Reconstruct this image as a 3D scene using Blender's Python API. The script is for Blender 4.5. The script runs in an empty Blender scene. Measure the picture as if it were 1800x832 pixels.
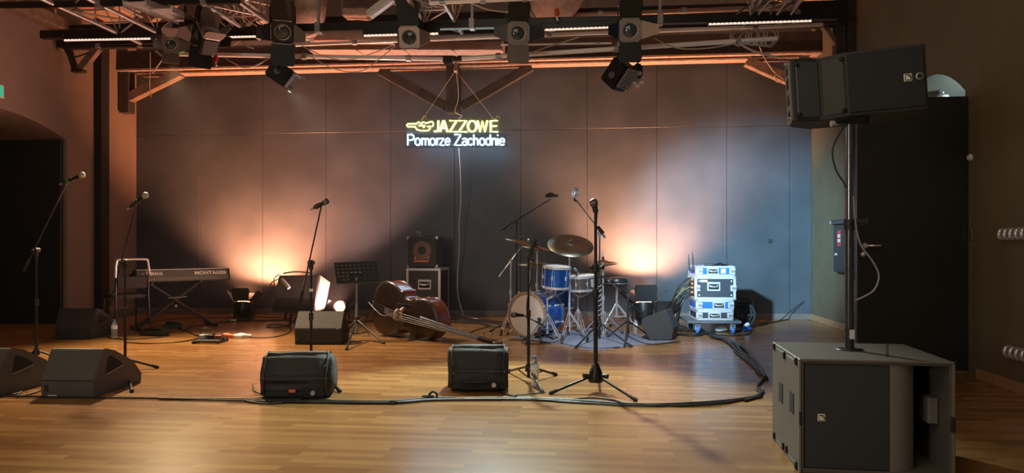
import bpy, bmesh, math, random
from mathutils import Vector, Matrix, Euler, noise
random.seed(7)
PI = math.pi
C = bpy.context.scene.collection
SC = bpy.context.scene

# ------------------------------------------------------------------ camera frame (1800 x 832, focal 1300 px)
YAW = math.radians(5.9)
CAMZ = 1.13
RV = Vector((math.cos(YAW), math.sin(YAW), 0))
FV = Vector((-math.sin(YAW), math.cos(YAW), 0))

def W(px, py, d):
    """world point seen at a pixel, d metres in front of the lens"""
    return RV*((px-900)/1300*d) + FV*d + Vector((0, 0, CAMZ+(430-py)/1300*d))

def F(px, py, z=0.0):
    """floor point under a pixel"""
    d = (CAMZ-z)*1300/(py-430)
    p = W(px, py, d); p.z = z
    return p

def WY(px, py, Y):
    """point on the plane y = Y of the room"""
    k = (px-900)/1300
    return W(px, py, Y/(RV.y*k+FV.y))

def fd(py, z=0.0):
    return (CAMZ-z)*1300/(py-430)

# ------------------------------------------------------------------ materials
MATS = {}
def mat(name, col, rough=0.5, metal=0.0, var=0.08, scale=30, bump=0.0, spec=None, coat=0, emit=None, es=0, trans=0, bscale=None):
    if name in MATS: return MATS[name]
    m = bpy.data.materials.new(name); m.use_nodes = True
    nt = m.node_tree; b = nt.nodes['Principled BSDF']
    b.inputs['Roughness'].default_value = rough
    b.inputs['Metallic'].default_value = metal
    if spec is not None: b.inputs['Specular IOR Level'].default_value = spec
    if coat: b.inputs['Coat Weight'].default_value = coat; b.inputs['Coat Roughness'].default_value = 0.15
    if trans: b.inputs['Transmission Weight'].default_value = trans; b.inputs['IOR'].default_value = 1.33
    tc = nt.nodes.new('ShaderNodeTexCoord')
    n = nt.nodes.new('ShaderNodeTexNoise'); n.inputs['Scale'].default_value = scale; n.inputs['Detail'].default_value = 4
    nt.links.new(tc.outputs['Object'], n.inputs['Vector'])
    r = nt.nodes.new('ShaderNodeMapRange')
    r.inputs[1].default_value = 0.3; r.inputs[2].default_value = 0.7
    r.inputs[3].default_value = 1-var; r.inputs[4].default_value = 1+var
    nt.links.new(n.outputs['Fac'], r.inputs[0])
    mx = nt.nodes.new('ShaderNodeVectorMath'); mx.operation = 'SCALE'
    mx.inputs[0].default_value = col[:3]
    nt.links.new(r.outputs[0], mx.inputs['Scale'])
    nt.links.new(mx.outputs[0], b.inputs['Base Color'])
    if bump:
        n2 = nt.nodes.new('ShaderNodeTexNoise'); n2.inputs['Scale'].default_value = bscale or scale*4
        nt.links.new(tc.outputs['Object'], n2.inputs['Vector'])
        bp = nt.nodes.new('ShaderNodeBump'); bp.inputs['Strength'].default_value = bump; bp.inputs['Distance'].default_value = 0.01
        nt.links.new(n2.outputs['Fac'], bp.inputs['Height'])
        nt.links.new(bp.outputs[0], b.inputs['Normal'])
    if emit:
        b.inputs['Emission Color'].default_value = (*emit, 1); b.inputs['Emission Strength'].default_value = es
    MATS[name] = m
    return m

# ------------------------------------------------------------------ mesh builder
class MB:
    def __init__(s): s.v = []; s.f = []; s.sm = []
    def add(s, vs, fs, smooth=False, M=None):
        o = len(s.v)
        for p in vs:
            p = Vector(p); s.v.append(M @ p if M else p)
        for f in fs: s.f.append([i+o for i in f]); s.sm.append(smooth)
        return s
    def addbm(s, bm, M=None, smooth=False):
        bm.verts.index_update()
        s.add([v.co.copy() for v in bm.verts], [[v.index for v in f.verts] for f in bm.faces], smooth, M)
        bm.free(); return s
    def box(s, c, size, bev=0.0, M=None, seg=1):
        bm = bmesh.new(); bmesh.ops.create_cube(bm, size=1)
        for v in bm.verts: v.co = Vector((v.co.x*size[0], v.co.y*size[1], v.co.z*size[2]))
        if bev: bmesh.ops.bevel(bm, geom=bm.edges[:], offset=bev, segments=seg, affect='EDGES', clamp_overlap=True)
        T = Matrix.Translation(Vector(c))
        return s.addbm(bm, (M @ T) if M else T)
    def bar(s, a, b, w, h=None, bev=0.0, up=(0, 0, 1)):
        """square bar from a to b"""
        a = Vector(a); b = Vector(b); d = b-a; L = d.length; h = h or w
        x = d.normalized(); u = Vector(up)
        if abs(x.dot(u)) > 0.98: u = Vector((0, 1, 0))
        y = u.cross(x).normalized(); z = x.cross(y)
        M = Matrix((x, y, z)).transposed().to_4x4(); M.translation = (a+b)/2
        return s.box((0, 0, 0), (L, w, h), bev, M)
    def tube(s, pts, r, n=8, closed=False, cap=True, M=None):
        P = [Vector(p) for p in pts]; k = len(P)
        R = r if isinstance(r, (list, tuple)) else [r]*k
        T = []
        for i in range(k):
            a = P[i-1] if (i > 0 or closed) else P[i]; b = P[(i+1) % k] if (i < k-1 or closed) else P[i]
            t = b-a; T.append(t.normalized() if t.length > 1e-9 else Vector((0, 0, 1)))
        u = T[0].orthogonal().normalized(); vs = []
        for i in range(k):
            u = (u-T[i]*u.dot(T[i]))
            u = u.normalized() if u.length > 1e-6 else T[i].orthogonal().normalized()
            w = T[i].cross(u)
            for j in range(n):
                a = 2*PI*j/n; vs.append(P[i]+(u*math.cos(a)+w*math.sin(a))*R[i])
        fs = []
        for i in range(k if closed else k-1):
            i2 = (i+1) % k
            for j in range(n):
                j2 = (j+1) % n; fs.append([i*n+j, i*n+j2, i2*n+j2, i2*n+j])
        s.add(vs, fs, True, M)
        if cap and not closed:
            s.add(vs[:n][::-1], [list(range(n))], False, M); s.add(vs[-n:], [list(range(n))], False, M)
        return s
    def lathe(s, prof, n=24, M=None, cap=True, smooth=True):
        vs = []; fs = []
        for r, z in prof:
            for j in range(n):
                a = 2*PI*j/n; vs.append((r*math.cos(a), r*math.sin(a), z))
        k = len(prof)
        for i in range(k-1):
            for j in range(n):
                j2 = (j+1) % n; fs.append([i*n+j, i*n+j2, (i+1)*n+j2, (i+1)*n+j])
        s.add(vs, fs, smooth, M)
        if cap:
            if prof[0][0] > 1e-5: s.add(vs[:n][::-1], [list(range(n))], False, M)
            if prof[-1][0] > 1e-5: s.add(vs[-n:], [list(range(n))], False, M)
        return s
    def prism(s, poly, h0, h1, M=None, smooth=False):
        n = len(poly)
        a = sum(poly[i][0]*poly[(i+1) % n][1]-poly[(i+1) % n][0]*poly[i][1] for i in range(n))
        if a < 0: poly = poly[::-1]
        vs = [(x, y, h0) for x, y in poly]+[(x, y, h1) for x, y in poly]
        s.add(vs, [list(range(n))[::-1], list(range(n, 2*n))], False, M)
        s.add(vs, [[i, (i+1) % n, n+(i+1) % n, n+i] for i in range(n)], smooth, M)
        return s
    def ball(s, c, r, n=12, sc=(1, 1, 1), M=None):
        bm = bmesh.new(); bmesh.ops.create_uvsphere(bm, u_segments=n, v_segments=max(6, n//2+2), radius=1)
        for v in bm.verts: v.co = Vector((v.co.x*r*sc[0]+c[0], v.co.y*r*sc[1]+c[1], v.co.z*r*sc[2]+c[2]))
        return s.addbm(bm, M, True)
    def text(s, txt, size, M, depth=0.002, bold=0.0, shear=0, width=None):
        cu = bpy.data.curves.new('t', 'FONT'); cu.body = txt; cu.size = size; cu.extrude = depth; cu.offset = bold; cu.shear = shear
        cu.resolution_u = 3
        o = bpy.data.objects.new('t', cu); C.objects.link(o)
        dg = bpy.context.evaluated_depsgraph_get(); me = bpy.data.meshes.new_from_object(o.evaluated_get(dg))
        xs = [v.co.x for v in me.vertices]; sx = 1
        if width: sx = width/(max(xs)-min(xs))
        x0 = min(xs)
        s.add([((v.co.x-x0)*sx, v.co.y, v.co.z) for v in me.vertices], [list(p.vertices) for p in me.polygons], False, M)
        bpy.data.objects.remove(o); bpy.data.curves.remove(cu); bpy.data.meshes.remove(me)
        return s
    def bevel(s, off, seg=2, ang=25, wrinkle=0, wscale=6, sub=0):
        bm = bmesh.new()
        vv = [bm.verts.new(p) for p in s.v]
        for f in s.f:
            try: bm.faces.new([vv[i] for i in f])
            except ValueError: pass
        bmesh.ops.remove_doubles(bm, verts=bm.verts[:], dist=1e-5)
        bmesh.ops.recalc_face_normals(bm, faces=bm.faces[:])
        if sub:
            bmesh.ops.subdivide_edges(bm, edges=[e for e in bm.edges if e.calc_length() > 0.1], cuts=sub, use_grid_fill=True)
        es = [e for e in bm.edges if len(e.link_faces) == 2 and e.calc_face_angle(0) > math.radians(ang)]
        bmesh.ops.bevel(bm, geom=es, offset=off, segments=seg, affect='EDGES', clamp_overlap=True)
        if wrinkle:
            bm.normal_update()
            for v in bm.verts:
                v.co += v.normal*(noise.fractal(v.co*wscale, 1.0, 2.0, 3)*wrinkle)
        s.v = []; s.f = []; s.sm = []
        return s.addbm(bm, None, bool(wrinkle) or seg >= 3)
    def build(s, name, m, parent=None, w=False, label=None):
        me = bpy.data.meshes.new(name); vs = s.v
        if w and parent is not None:
            Mi = TM[root_of(parent).name].inverted(); vs = [Mi @ p for p in vs]
        me.from_pydata([tuple(p) for p in vs], [], s.f)
        me.polygons.foreach_set('use_smooth', s.sm)
        me.materials.append(m); me.update()
        o = bpy.data.objects.new(name, me); C.objects.link(o)
        if parent is not None: o.parent = parent
        if label: o['label'] = label
        return o

TM = {}
def root_of(o):
    while o.parent is not None: o = o.parent
    return o

def thing(name, label, cat, loc=(0, 0, 0), rz=0, rx=0, ry=0, group=None, M=None):
    o = bpy.data.objects.new(name, None); C.objects.link(o)
    o.empty_display_size = 0.1
    if M is None: M = Matrix.Translation(Vector(loc)) @ Euler((rx, ry, rz), 'XYZ').to_matrix().to_4x4()
    o.matrix_world = M; TM[o.name] = M
    o['label'] = label; o['category'] = cat
    if group: o['group'] = group
    return o

def tag(o, label, cat, group=None, kind=None):
    if kind: o['kind'] = kind
    if label: o['label'] = label
    if cat: o['category'] = cat
    if group: o['group'] = group
    return o

def struct(o): o['kind'] = 'structure'; return o

def copy_tree(o, parent=None):
    c = o.copy(); C.objects.link(c)
    if parent is not None: c.parent = parent
    else: TM[c.name] = c.matrix_world.copy()
    for ch in list(o.children): copy_tree(ch, c)
    return c

def cat_curve(pts, n=6):
    P = [Vector(p) for p in pts]
    if len(P) < 3: return P
    out = []
    for i in range(len(P)-1):
        p0 = P[max(i-1, 0)]; p1 = P[i]; p2 = P[i+1]; p3 = P[min(i+2, len(P)-1)]
        for j in range(n):
            t = j/n
            out.append(0.5*((2*p1)+(p2-p0)*t+(2*p0-5*p1+4*p2-p3)*t*t+(3*p1-p0-3*p2+p3)*t**3))
    out.append(P[-1]); return out

def align(z, loc=(0, 0, 0), xhint=None):
    z = Vector(z).normalized()
    x = Vector(xhint) if xhint is not None else z.orthogonal()
    x = (x-z*x.dot(z)).normalized(); y = z.cross(x)
    M = Matrix((x, y, z)).transposed().to_4x4(); M.translation = Vector(loc); return M

STAND = Matrix.Rotation(PI/2, 4, 'X')       # text / drawing plane (x, y) -> (x, z), read from -y

# ------------------------------------------------------------------ shared materials
black_metal = mat('black_metal', (0.018, 0.018, 0.018), 0.35, 0.3)
black_plastic = mat('black_plastic', (0.02, 0.02, 0.02), 0.5)
black_matte = mat('black_matte', (0.012, 0.012, 0.012), 0.8)
rubber = mat('rubber', (0.012, 0.012, 0.012), 0.7)
chrome = mat('chrome', (0.7, 0.7, 0.72), 0.2, 0.7, 0.04)
alu = mat('aluminium', (0.66, 0.67, 0.69), 0.32, 0.4, 0.08)
dull_steel = mat('dull_steel', (0.35, 0.35, 0.36), 0.4, 0.6, 0.1)
cab_grey = mat('cabinet_paint', (0.085, 0.078, 0.07), 0.55, 0, 0.06, 60, 0.25, bscale=400)
cab_dark = mat('cabinet_dark', (0.03, 0.03, 0.03), 0.6, 0, 0.06, 60, 0.25, bscale=400)
grille_m = mat('grille_mesh', (0.03, 0.031, 0.034), 0.55, 0.2, 0.1, 300, 0.3, bscale=900)
cover_cloth = mat('cover_cloth', (0.03, 0.03, 0.031), 0.75, 0, 0.15, 20, 0.25, bscale=40)
cable_m = mat('cable_rubber', (0.015, 0.015, 0.015), 0.5)
white_plastic = mat('white_plastic', (0.75, 0.75, 0.74), 0.4)
logo_white = mat('logo_white', (0.8, 0.76, 0.66), 0.5)
red_plastic = mat('red_plastic', (0.6, 0.05, 0.02), 0.4)
orange_plastic = mat('orange_plastic', (0.75, 0.16, 0.04), 0.45)
# ------------------------------------------------------------------ the room (axes of the room; the lens is turned 5.9 degrees)
XL, XR, YB = -7.42, 3.33, 11.5

def floor_mat():
    m = bpy.data.materials.new('strip_parquet'); m.use_nodes = True; nt = m.node_tree; b = nt.nodes['Principled BSDF']
    tc = nt.nodes.new('ShaderNodeTexCoord')
    br = nt.nodes.new('ShaderNodeTexBrick')
    br.offset = 0.37; br.inputs['Scale'].default_value = 1
    br.inputs['Brick Width'].default_value = 0.46; br.inputs['Row Height'].default_value = 0.066
    br.inputs['Mortar Size'].default_value = 0.0008; br.inputs['Mortar Smooth'].default_value = 0.2
    br.inputs['Color1'].default_value = (0.0, 0.0, 0.0, 1); br.inputs['Color2'].default_value = (1, 1, 1, 1)
    br.inputs['Mortar'].default_value = (0.25, 0.25, 0.25, 1)
    nt.links.new(tc.outputs['Object'], br.inputs['Vector'])
    mp = nt.nodes.new('ShaderNodeMapping'); mp.inputs['Scale'].default_value = (3, 60, 1)
    nt.links.new(tc.outputs['Object'], mp.inputs['Vector'])
    n = nt.nodes.new('ShaderNodeTexNoise'); n.inputs['Scale'].default_value = 1.0; n.inputs['Detail'].default_value = 5
    nt.links.new(mp.outputs[0], n.inputs['Vector'])
    mixf = nt.nodes.new('ShaderNodeMix'); mixf.inputs[0].default_value = 0.45
    nt.links.new(br.outputs['Color'], mixf.inputs[2]); nt.links.new(n.outputs['Fac'], mixf.inputs[3])
    cr = nt.nodes.new('ShaderNodeValToRGB')
    e = cr.color_ramp.elements
    e[0].position = 0.1; e[0].color = (0.195, 0.088, 0.028, 1)
    e[1].position = 0.95; e[1].color = (0.4, 0.22, 0.082, 1)
    x = e.new(0.5); x.color = (0.27, 0.134, 0.045, 1)
    nt.links.new(mixf.outputs[0], cr.inputs[0]); nt.links.new(cr.outputs[0], b.inputs['Base Color'])
    b.inputs['Roughness'].default_value = 0.25
    n3 = nt.nodes.new('ShaderNodeTexNoise'); n3.inputs['Scale'].default_value = 14
    nt.links.new(tc.outputs['Object'], n3.inputs['Vector'])
    bp = nt.nodes.new('ShaderNodeBump'); bp.inputs['Strength'].default_value = 0.08; bp.inputs['Distance'].default_value = 0.004
    nt.links.new(n3.outputs['Fac'], bp.inputs['Height']); nt.links.new(bp.outputs[0], b.inputs['Normal'])
    return m

plaster = mat('plaster', (0.25, 0.18, 0.145), 0.85, 0, 0.07, 3, 0.2, bscale=60)
plaster_r = mat('plaster_olive', (0.125, 0.11, 0.066), 0.8, 0, 0.08, 3, 0.2, bscale=60)
panel_m = mat('stage_panel_black', (0.055, 0.062, 0.076), 0.4, 0, 0.22, 1.6, 0.08, bscale=8)  # bluish tint stands in for the sign's blue glow on the wall
door_m = mat('door_black', (0.022, 0.021, 0.018), 0.5, 0, 0.1, 4)
timber = mat('old_timber', (0.2, 0.135, 0.1), 0.75, 0, 0.3, 9, 0.4, bscale=50)
timber_dark = mat('dark_timber', (0.04, 0.032, 0.027), 0.7, 0, 0.3, 9, 0.4, bscale=50)
boards = mat('ceiling_boards', (0.36, 0.23, 0.16), 0.8, 0, 0.15, 5, 0.2)
skirt_m = mat('skirting_oak', (0.36, 0.22, 0.11), 0.5, 0, 0.15, 20)
skirt_b = mat('skirting_grey', (0.14, 0.115, 0.105), 0.5, 0, 0.15, 20)

struct(MB().box((-2.2, 4.7, -0.06), (14.2, 14.2, 0.12)).build('floor', floor_mat()))

# back wall: black panels with thin open joints
xs = [XL, -6.31, -5.25, -4.19, -3.13, -2.1, -1.055, -0.021, 1.04, 2.09, 3.01, XR]
b = MB().box(((XL+XR)/2, YB+0.16, 4.2), (XR-XL+3, 0.16, 8.4))
for i in range(len(xs)-1):
    for z0, z1 in ((0.0, 2.918), (2.922, 5.4)):
        b.box(((xs[i]+xs[i+1])/2, YB+0.04, (z0+z1)/2), (xs[i+1]-xs[i]-0.004, 0.08, z1-z0), 0.003)
struct(b.build('wall_back', panel_m))
struct(MB().box(((XL+XR)/2, YB-0.012, 0.045), (XR-XL, 0.024, 0.09), 0.004).build('baseboard_back', skirt_b))
# small socket plate on the right part of the back wall
p = WY(1354, 424, YB-0.006)
tag(MB().box(p, (0.06, 0.012, 0.06), 0.004).build('wall_socket', black_plastic), 'small dark square socket on the back wall above right of the rack', 'socket')

def arch_wall(name, m, X0, X1, y0, y1, spring, apex, ya, yb, top):
    """wall along y with an arched opening from y0 to y1"""
    pts = [(ya, 0), (y0, 0)]
    c = (y0+y1)/2; hw = (y1-y0)/2
    for i in range(17):
        t = -1+2*i/16
        pts.append((c+hw*t, spring+(apex-spring)*(1-t*t)))
    pts += [(y1, 0), (yb, 0), (yb, top), (ya, top)]
    M = Matrix(((0, 0, 1, 0), (1, 0, 0, 0), (0, 1, 0, 0), (0, 0, 0, 1)))
    return struct(MB().prism(pts, X0, X1, M).build(name, m))

arch_wall('wall_left', plaster, XL-1.25, XL, 7.2, 9.87, 2.62, 2.86, -2.3, YB+0.1, 4.45)
arch_wall('wall_right', plaster_r, XR, XR+1.0, 6.95, 8.35, 2.5, 2.78, -2.3, YB+0.1, 5.6)
# behind the left arch: black double doors; one leaf folded on the far jamb
struct(MB().box((XL-1.2, 8.53, 1.45), (0.08, 2.7, 2.9)).build('door_2', door_m))
b = MB().box((XL-0.6, 9.83, 1.31), (1.1, 0.06, 2.6), 0.004)
for xx in (XL-0.95, XL-0.55): b.box((xx, 9.797, 1.3), (0.012, 0.012, 2.56))
struct(b.build('door_3', door_m))
# right: open black leaf, hinged on the near jamb
t = thing('door_1', None, None, (0, 0, 0)); del t['label']; del t['category']; t['kind'] = 'structure'
lx0 = 2.385
MB().box(((lx0+XR-0.01)/2, 6.905, 1.225), (XR-0.01-lx0, 0.05, 2.42), 0.004).build('leaf', door_m, t)
h = WY(1520, 432, 6.87)
MB().lathe([(0.026, 0), (0.026, 0.012)], 16, Matrix.Translation(h) @ Matrix.Rotation(PI/2, 4, 'X')).tube([h+Vector((0, 0, 0)), h+Vector((0, -0.045, 0)), h+Vector((0.12, -0.05, 0))], 0.009).build('lever_handle', chrome, t)
h2 = WY(1518, 447, 6.875)
MB().lathe([(0.026, 0), (0.026, 0.012), (0.01, 0.02)], 16, Matrix.Translation(h2) @ Matrix.Rotation(PI/2, 4, 'X')).build('lock_plate', chrome, t)
h3 = WY(1518, 390, 6.87)
MB().box(h3, (0.035, 0.03, 0.05), 0.006).build('latch', white_plastic, t)
# trims and pilasters
struct(MB().box((XL+0.06, 10.545, 2.2), (0.12, 0.19, 4.4), 0.005).build('trim_1', black_matte))
struct(MB().box((XR-0.04, 2.2, 2.8), (0.08, 8.7, 5.6)).build('trim_2', plaster_r))
struct(MB().box((XR-0.05, 9.7, 2.9), (0.1, 0.12, 4.4), 0.005).build('trim_3', timber_dark))
struct(MB().box((XR-0.012, 9.95, 0.045), (0.024, 3.1, 0.09), 0.004).build('baseboard_right', skirt_m))
struct(MB().box((XR-0.095, 2.1, 0.045), (0.03, 8.9, 0.09), 0.004).build('trim_4', skirt_m))
struct(MB().box((XL+0.012, 10.68, 0.045), (0.024, 1.62, 0.09), 0.004).build('baseboard_left', skirt_b))
# wall plate (beam) along the top of the left wall
struct(MB().box((XL+0.1, 6.2, 4.2), (0.2, 8.0, 0.16), 0.01).build('trim_5', timber))
# pitched ceiling
def slope(name, x0, z0, x1, z1):
    th = 0.12
    poly = [(x0, z0), (x1, z1), (x1, z1+th), (x0, z0+th)]
    M = Matrix(((1, 0, 0, 0), (0, 0, 1, 0), (0, 1, 0, 0), (0, 0, 0, 1)))
    b = MB().prism(poly, -2.3, YB+0.2, M)
    return struct(b.build(name, boards))
XM = (XL+XR)/2
slope('ceiling', XL-1.3, 3.65, XM, 3.65+0.68*(XM-XL+1.3))
slope('ceiling_right', XR+1.0, 3.75, XM, 3.65+0.68*(XM-XL+1.3))
struct(MB().box((-2.2, -2.35, 4), (14, 0.1, 9)).build('wall_front', plaster))
# lobby seen through the right arch
struct(MB().box((XR+1.5, 7.6, 1.6), (0.1, 3.0, 3.4)).build('wall_lobby', mat('lobby_blue_lit', (0.4, 0.47, 0.6), 0.8)))  # bluish light of the lobby put into the wall colour

# exit sign at the far left
p = Vector((XL+.02, 8.56, 3.07))
t = thing('exit_sign', 'white and green emergency sign at the left picture edge', 'sign', (XL+0.001, p.y, p.z))
MB().box((0.012, 0, 0), (0.02, 0.28, 0.17), 0.004).build('housing', white_plastic, t)
MB().box((0.024, 0, 0), (0.004, 0.24, 0.13)).build('sign_face', mat('sign_green', (0.02, 0.3, 0.16), 0.5, emit=(0.05, 0.75, 0.45), es=0.5), t)
g = MB(); g.bar((0.027, -0.06, 0), (0.027, 0.03, 0), 0.02, 0.004); g.prism([(0.03, -0.035), (0.08, 0), (0.03, 0.035)], 0.025, 0.029, Matrix(((0, 0, 1, 0), (1, 0, 0, 0), (0, 1, 0, 0), (0, 0, 0, 1))))
g.build('arrow', white_plastic, t)

# cabinet with fittings on the right wall beyond the pole
k0 = W(1466, 438, 9.75); 
t = thing('fuse_box', 'tall dark box on the right wall with red and white sticker', 'box', (XR, 9.98, 0))
MB().box((-0.05, 0, 1.08), (0.1, 0.42, 0.62), 0.01).build('body', black_plastic, t)
MB().box((-0.06, 0, 1.42), (0.12, 0.5, 0.06), 0.008).build('top_rail', black_metal, t)
MB().box((-0.102, -0.02, 1.21), (0.006, 0.13, 0.2)).build('sticker', mat('sticker_red', (0.5, 0.05, 0.05), 0.5), t)
g = MB()
for z in (1.24, 1.18): g.box((-0.106, -0.02, z), (0.004, 0.09, 0.04))
g.build('sticker_panel', white_plastic, t)
for y in (-0.2, 0.14, 0.3):
    MB().box((-0.09, y, 1.42), (0.05, 0.04, 0.05), 0.006).build('clip', chrome, t)
MB().lathe([(0.02, 0), (0.02, 0.02), (0.01, 0.025)], 12, Matrix.Translation((-0.1, 0.08, 1.0)) @ Matrix.Rotation(-PI/2, 4, 'Y')).build('lock', chrome, t)

# rows of metal hooks on the near right wall
def hooks(px, py, lab, n):
    k = (px-900)/1300; dr = RV*k+FV; dd = (XR-0.08)/dr.x; p = W(px, py, dd)
    t = thing('hook_rail', lab, 'hook rail', (XR-0.08, p.y, p.z))
    MB().box((-0.008, -0.24, 0), (0.014, 0.56, 0.09), 0.003).build('rail', dull_steel, t)
    for i in range(n):
        y = -0.02-0.075*i
        MB().tube(cat_curve([(-0.012, y, 0.035), (-0.05, y, 0.03), (-0.06, y, -0.01), (-0.045, y, -0.035), (-0.02, y, -0.03)], 4), 0.016, 8).build('hook', chrome, t)
hooks(1768, 412, 'row of shiny metal hooks high on the near right wall', 6)
hooks(1778, 618, 'row of shiny metal hooks low on the near right wall', 6)
for (px, py, lab) in ((1708, 277, 'small pale round fitting on the right wall, highest beside the door leaf'), (1708, 412, 'slim brass strike plate on the right wall beside the door leaf')):
    k = (px-900)/1300; dr = RV*k+FV; dd = (XR)/dr.x; p = W(px, py, dd)
    if py < 300: o = MB().lathe([(0.03, 0), (0.034, 0.01), (0.02, 0.03)], 14, Matrix.Translation((XR-0.001, p.y, p.z)) @ Matrix.Rotation(-PI/2, 4, 'Y')).build('wall_fitting', white_plastic)
    else: o = MB().box((XR-0.006, p.y, p.z), (0.01, 0.04, 0.11), 0.003).build('strike_plate', mat('brass', (0.6, 0.45, 0.2), 0.3, 1))
    tag(o, lab, 'wall fitting')

# lamp in the arch of the right passage
p = Vector((3.6, 7.96, 2.59))
t = thing('passage_lamp', 'small bright lamp under the arch above the open door', 'lamp', p)
MB().lathe([(0.05, 0), (0.06, 0.03), (0.05, 0.06)], 16).build('housing', white_plastic, t)
MB().ball((0, 0, -0.01), 0.045, 12, (1, 1, 0.6)).build('bulb', mat('lamp_cool', (0.9, 0.95, 1), 0.5, emit=(0.75, 0.95, 0.95), es=14), t)
MB().tube([(0, 0, 0.06), (0, 0, 0.1)], 0.01).build('stem', white_plastic, t)

# ------------------------------------------------------------------ timber frames
def frame_beam():
    t = thing('tie_beam', 'long brown timber tie beam across the top of the back wall', 'beam', (XM, 11.1, 3.8))
    MB().box((XM, 11.1, 4.03), (XR-XL-0.02, 0.24, 0.32), 0.01).build('beam', mat('beam_face_dark', (.035, .028, .027), .7, 0, .3, 9, .4, bscale=50), t, True)  # face darkened by colour against the lit lower edges
    MB().box((XM, 11.085, 3.885), (XR-XL-0.02, 0.24, 0.035), 0.006).build('edge_strip', mat('beam_edge_lit', (.36, .26, .21), .6, 0, .3, 20), t, True)  # light from below put into a paler wood colour, lower plate too
    MB().box((XM, 11.14, 3.835), (XR-XL-0.6, 0.2, 0.03), 0.006).build('lower_plate', MATS['beam_edge_lit'], t, True)
    kp = WY(797, 200, 11.1)
    MB().box((kp.x, 11.1, (kp.z+3.87)/2), (0.2, 0.18, 3.87-kp.z), 0.006).build('king_post', timber_dark, t, True)
    for px, py, qx, qy in ((784, 188, 668, 124), (812, 188, 934, 117)):
        MB().bar(WY(px, py, 11.1), WY(qx, qy, 11.1), 0.1, 0.14, 0.005).build('brace', timber_dark, t, True)
    a = WY(218, 176, 11.1); a.x = max(a.x, XL+0.08)
    MB().bar(a, WY(318, 128, 11.1), 0.14, 0.14, 0.005).build('brace', timber, t, True)
    c = WY(1392, 143, 11.1); c.x = min(c.x, XR-0.08)
    MB().bar(c, WY(1312, 108, 11.1), 0.14, 0.14, 0.005).build('brace', timber, t, True)
    MB().box((XL+0.1, 11.1, 3.55), (0.16, 0.18, 0.66), 0.006).build('wall_post', timber_dark, t, True)
frame_beam()
t = thing('tie_beam', 'black tie beam above the lighting bars, nearer than the brown beam', 'beam', (XM, 9.75, 3.9))
MB().box((XM, 9.75, 4.05), (XR-XL-0.02, 0.22, 0.3), 0.01).build('beam', black_matte, t, True)
MB().bar((XL+0.3, 9.75, 3.6), (XL+0.56, 9.75, 3.9), 0.09, 0.1, 0.005).build('brace', timber, t, True)
MB().bar((XL+0.1, 9.75, 3.95), (XL+0.22, 9.75, 3.58), 0.1, 0.05, 0.005).bar((XL+0.18, 9.75, 3.58), (XL+0.36, 9.75, 3.58), 0.1, 0.05, 0.005).build('wall_post', timber_dark, t, True)
MB().bar((XR-0.12, 9.75, 3.55), (XR-0.36, 9.75, 3.9), 0.1, 0.06, 0.005).build('brace', timber, t, True)
MB().box((XR-0.17, 9.75, 3.55), (0.12, 0.16, 0.8), 0.006).build('wall_post', timber_dark, t, True)
MB().tube(cat_curve([(XL+0.15, 9.6, 3.9), (XL+0.3, 9.55, 3.72), (XL+0.55, 9.6, 3.8)], 5), 0.012).build('strap', cable_m, t, True)
# ------------------------------------------------------------------ microphones and stands
def rot2(v, a): return Vector((v[0]*math.cos(a)-v[1]*math.sin(a), v[0]*math.sin(a)+v[1]*math.cos(a), 0))

mesh_head = mat('mic_mesh', (0.5, 0.51, 0.52), 0.35, 0.9, 0.25, 400, 0.4, bscale=900)
mesh_dark = mat('mic_mesh_dark', (0.12, 0.12, 0.11), 0.4, 0.8, 0.25, 400, 0.4, bscale=900)

def vocal_mic(label, a, b, head=mesh_head, ring=None, s=1.0, body=black_metal):
    """a = cable end, b = head end"""
    a = Vector(a); b = Vector(b); d = (b-a).normalized(); L = (b-a).length
    M = align(d, a)
    t = thing('microphone', label, 'microphone', M=M)
    hl = 0.055*s
    MB().lathe([(0.011*s, 0), (0.013*s, 0.02), (0.0135*s, (L-hl)*0.5), (0.018*s, L-hl-0.01), (0.019*s, L-hl)], 16).build('body', body, t)
    MB().lathe([(0.020*s, L-hl), (0.026*s, L-hl+0.012*s), (0.0275*s, L-hl+0.028*s), (0.024*s, L-0.012*s), (0.014*s, L-0.003*s), (0.001, L)], 18).build('grille_head', head, t)
    MB().lathe([(0.027*s, L-hl+0.02*s), (0.0285*s, L-hl+0.022*s), (0.0285*s, L-hl+0.027*s), (0.027*s, L-hl+0.029*s)], 18, cap=False).build('ring', ring or dull_steel, t)
    MB().tube([(0, 0, -0.03), (0, 0, 0.003)], [0.008, 0.009], 10).build('plug', dull_steel, t)
    return t

def tripod(t, base, hub_z, feet, r=0.010, strut=False, low=None, m=black_metal, foot_m=rubber, foot_len=0.05):
    for f in feet:
        f = Vector(f); hub = Vector((base.x, base.y, hub_z)); d = (f-hub).normalized()
        g = MB().tube([hub+Vector((d.x, d.y, 0))*0.02, f+Vector((0, 0, r))], r)
        if strut:
            mid = hub.lerp(f, 0.48); g.tube([Vector((base.x, base.y, low)), mid], r*0.6, 6)
        leg = g.build('leg', m, t, True)
        MB().tube([f+Vector((0, 0, r*1.2))-d*foot_len, f+Vector((0, 0, r*1.2)), f+Vector((0, 0, r*1.2))+d*0.012], [r*1.35, r*1.6, r*1.3], 10).build('rubber_foot', foot_m, leg, True)

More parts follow.
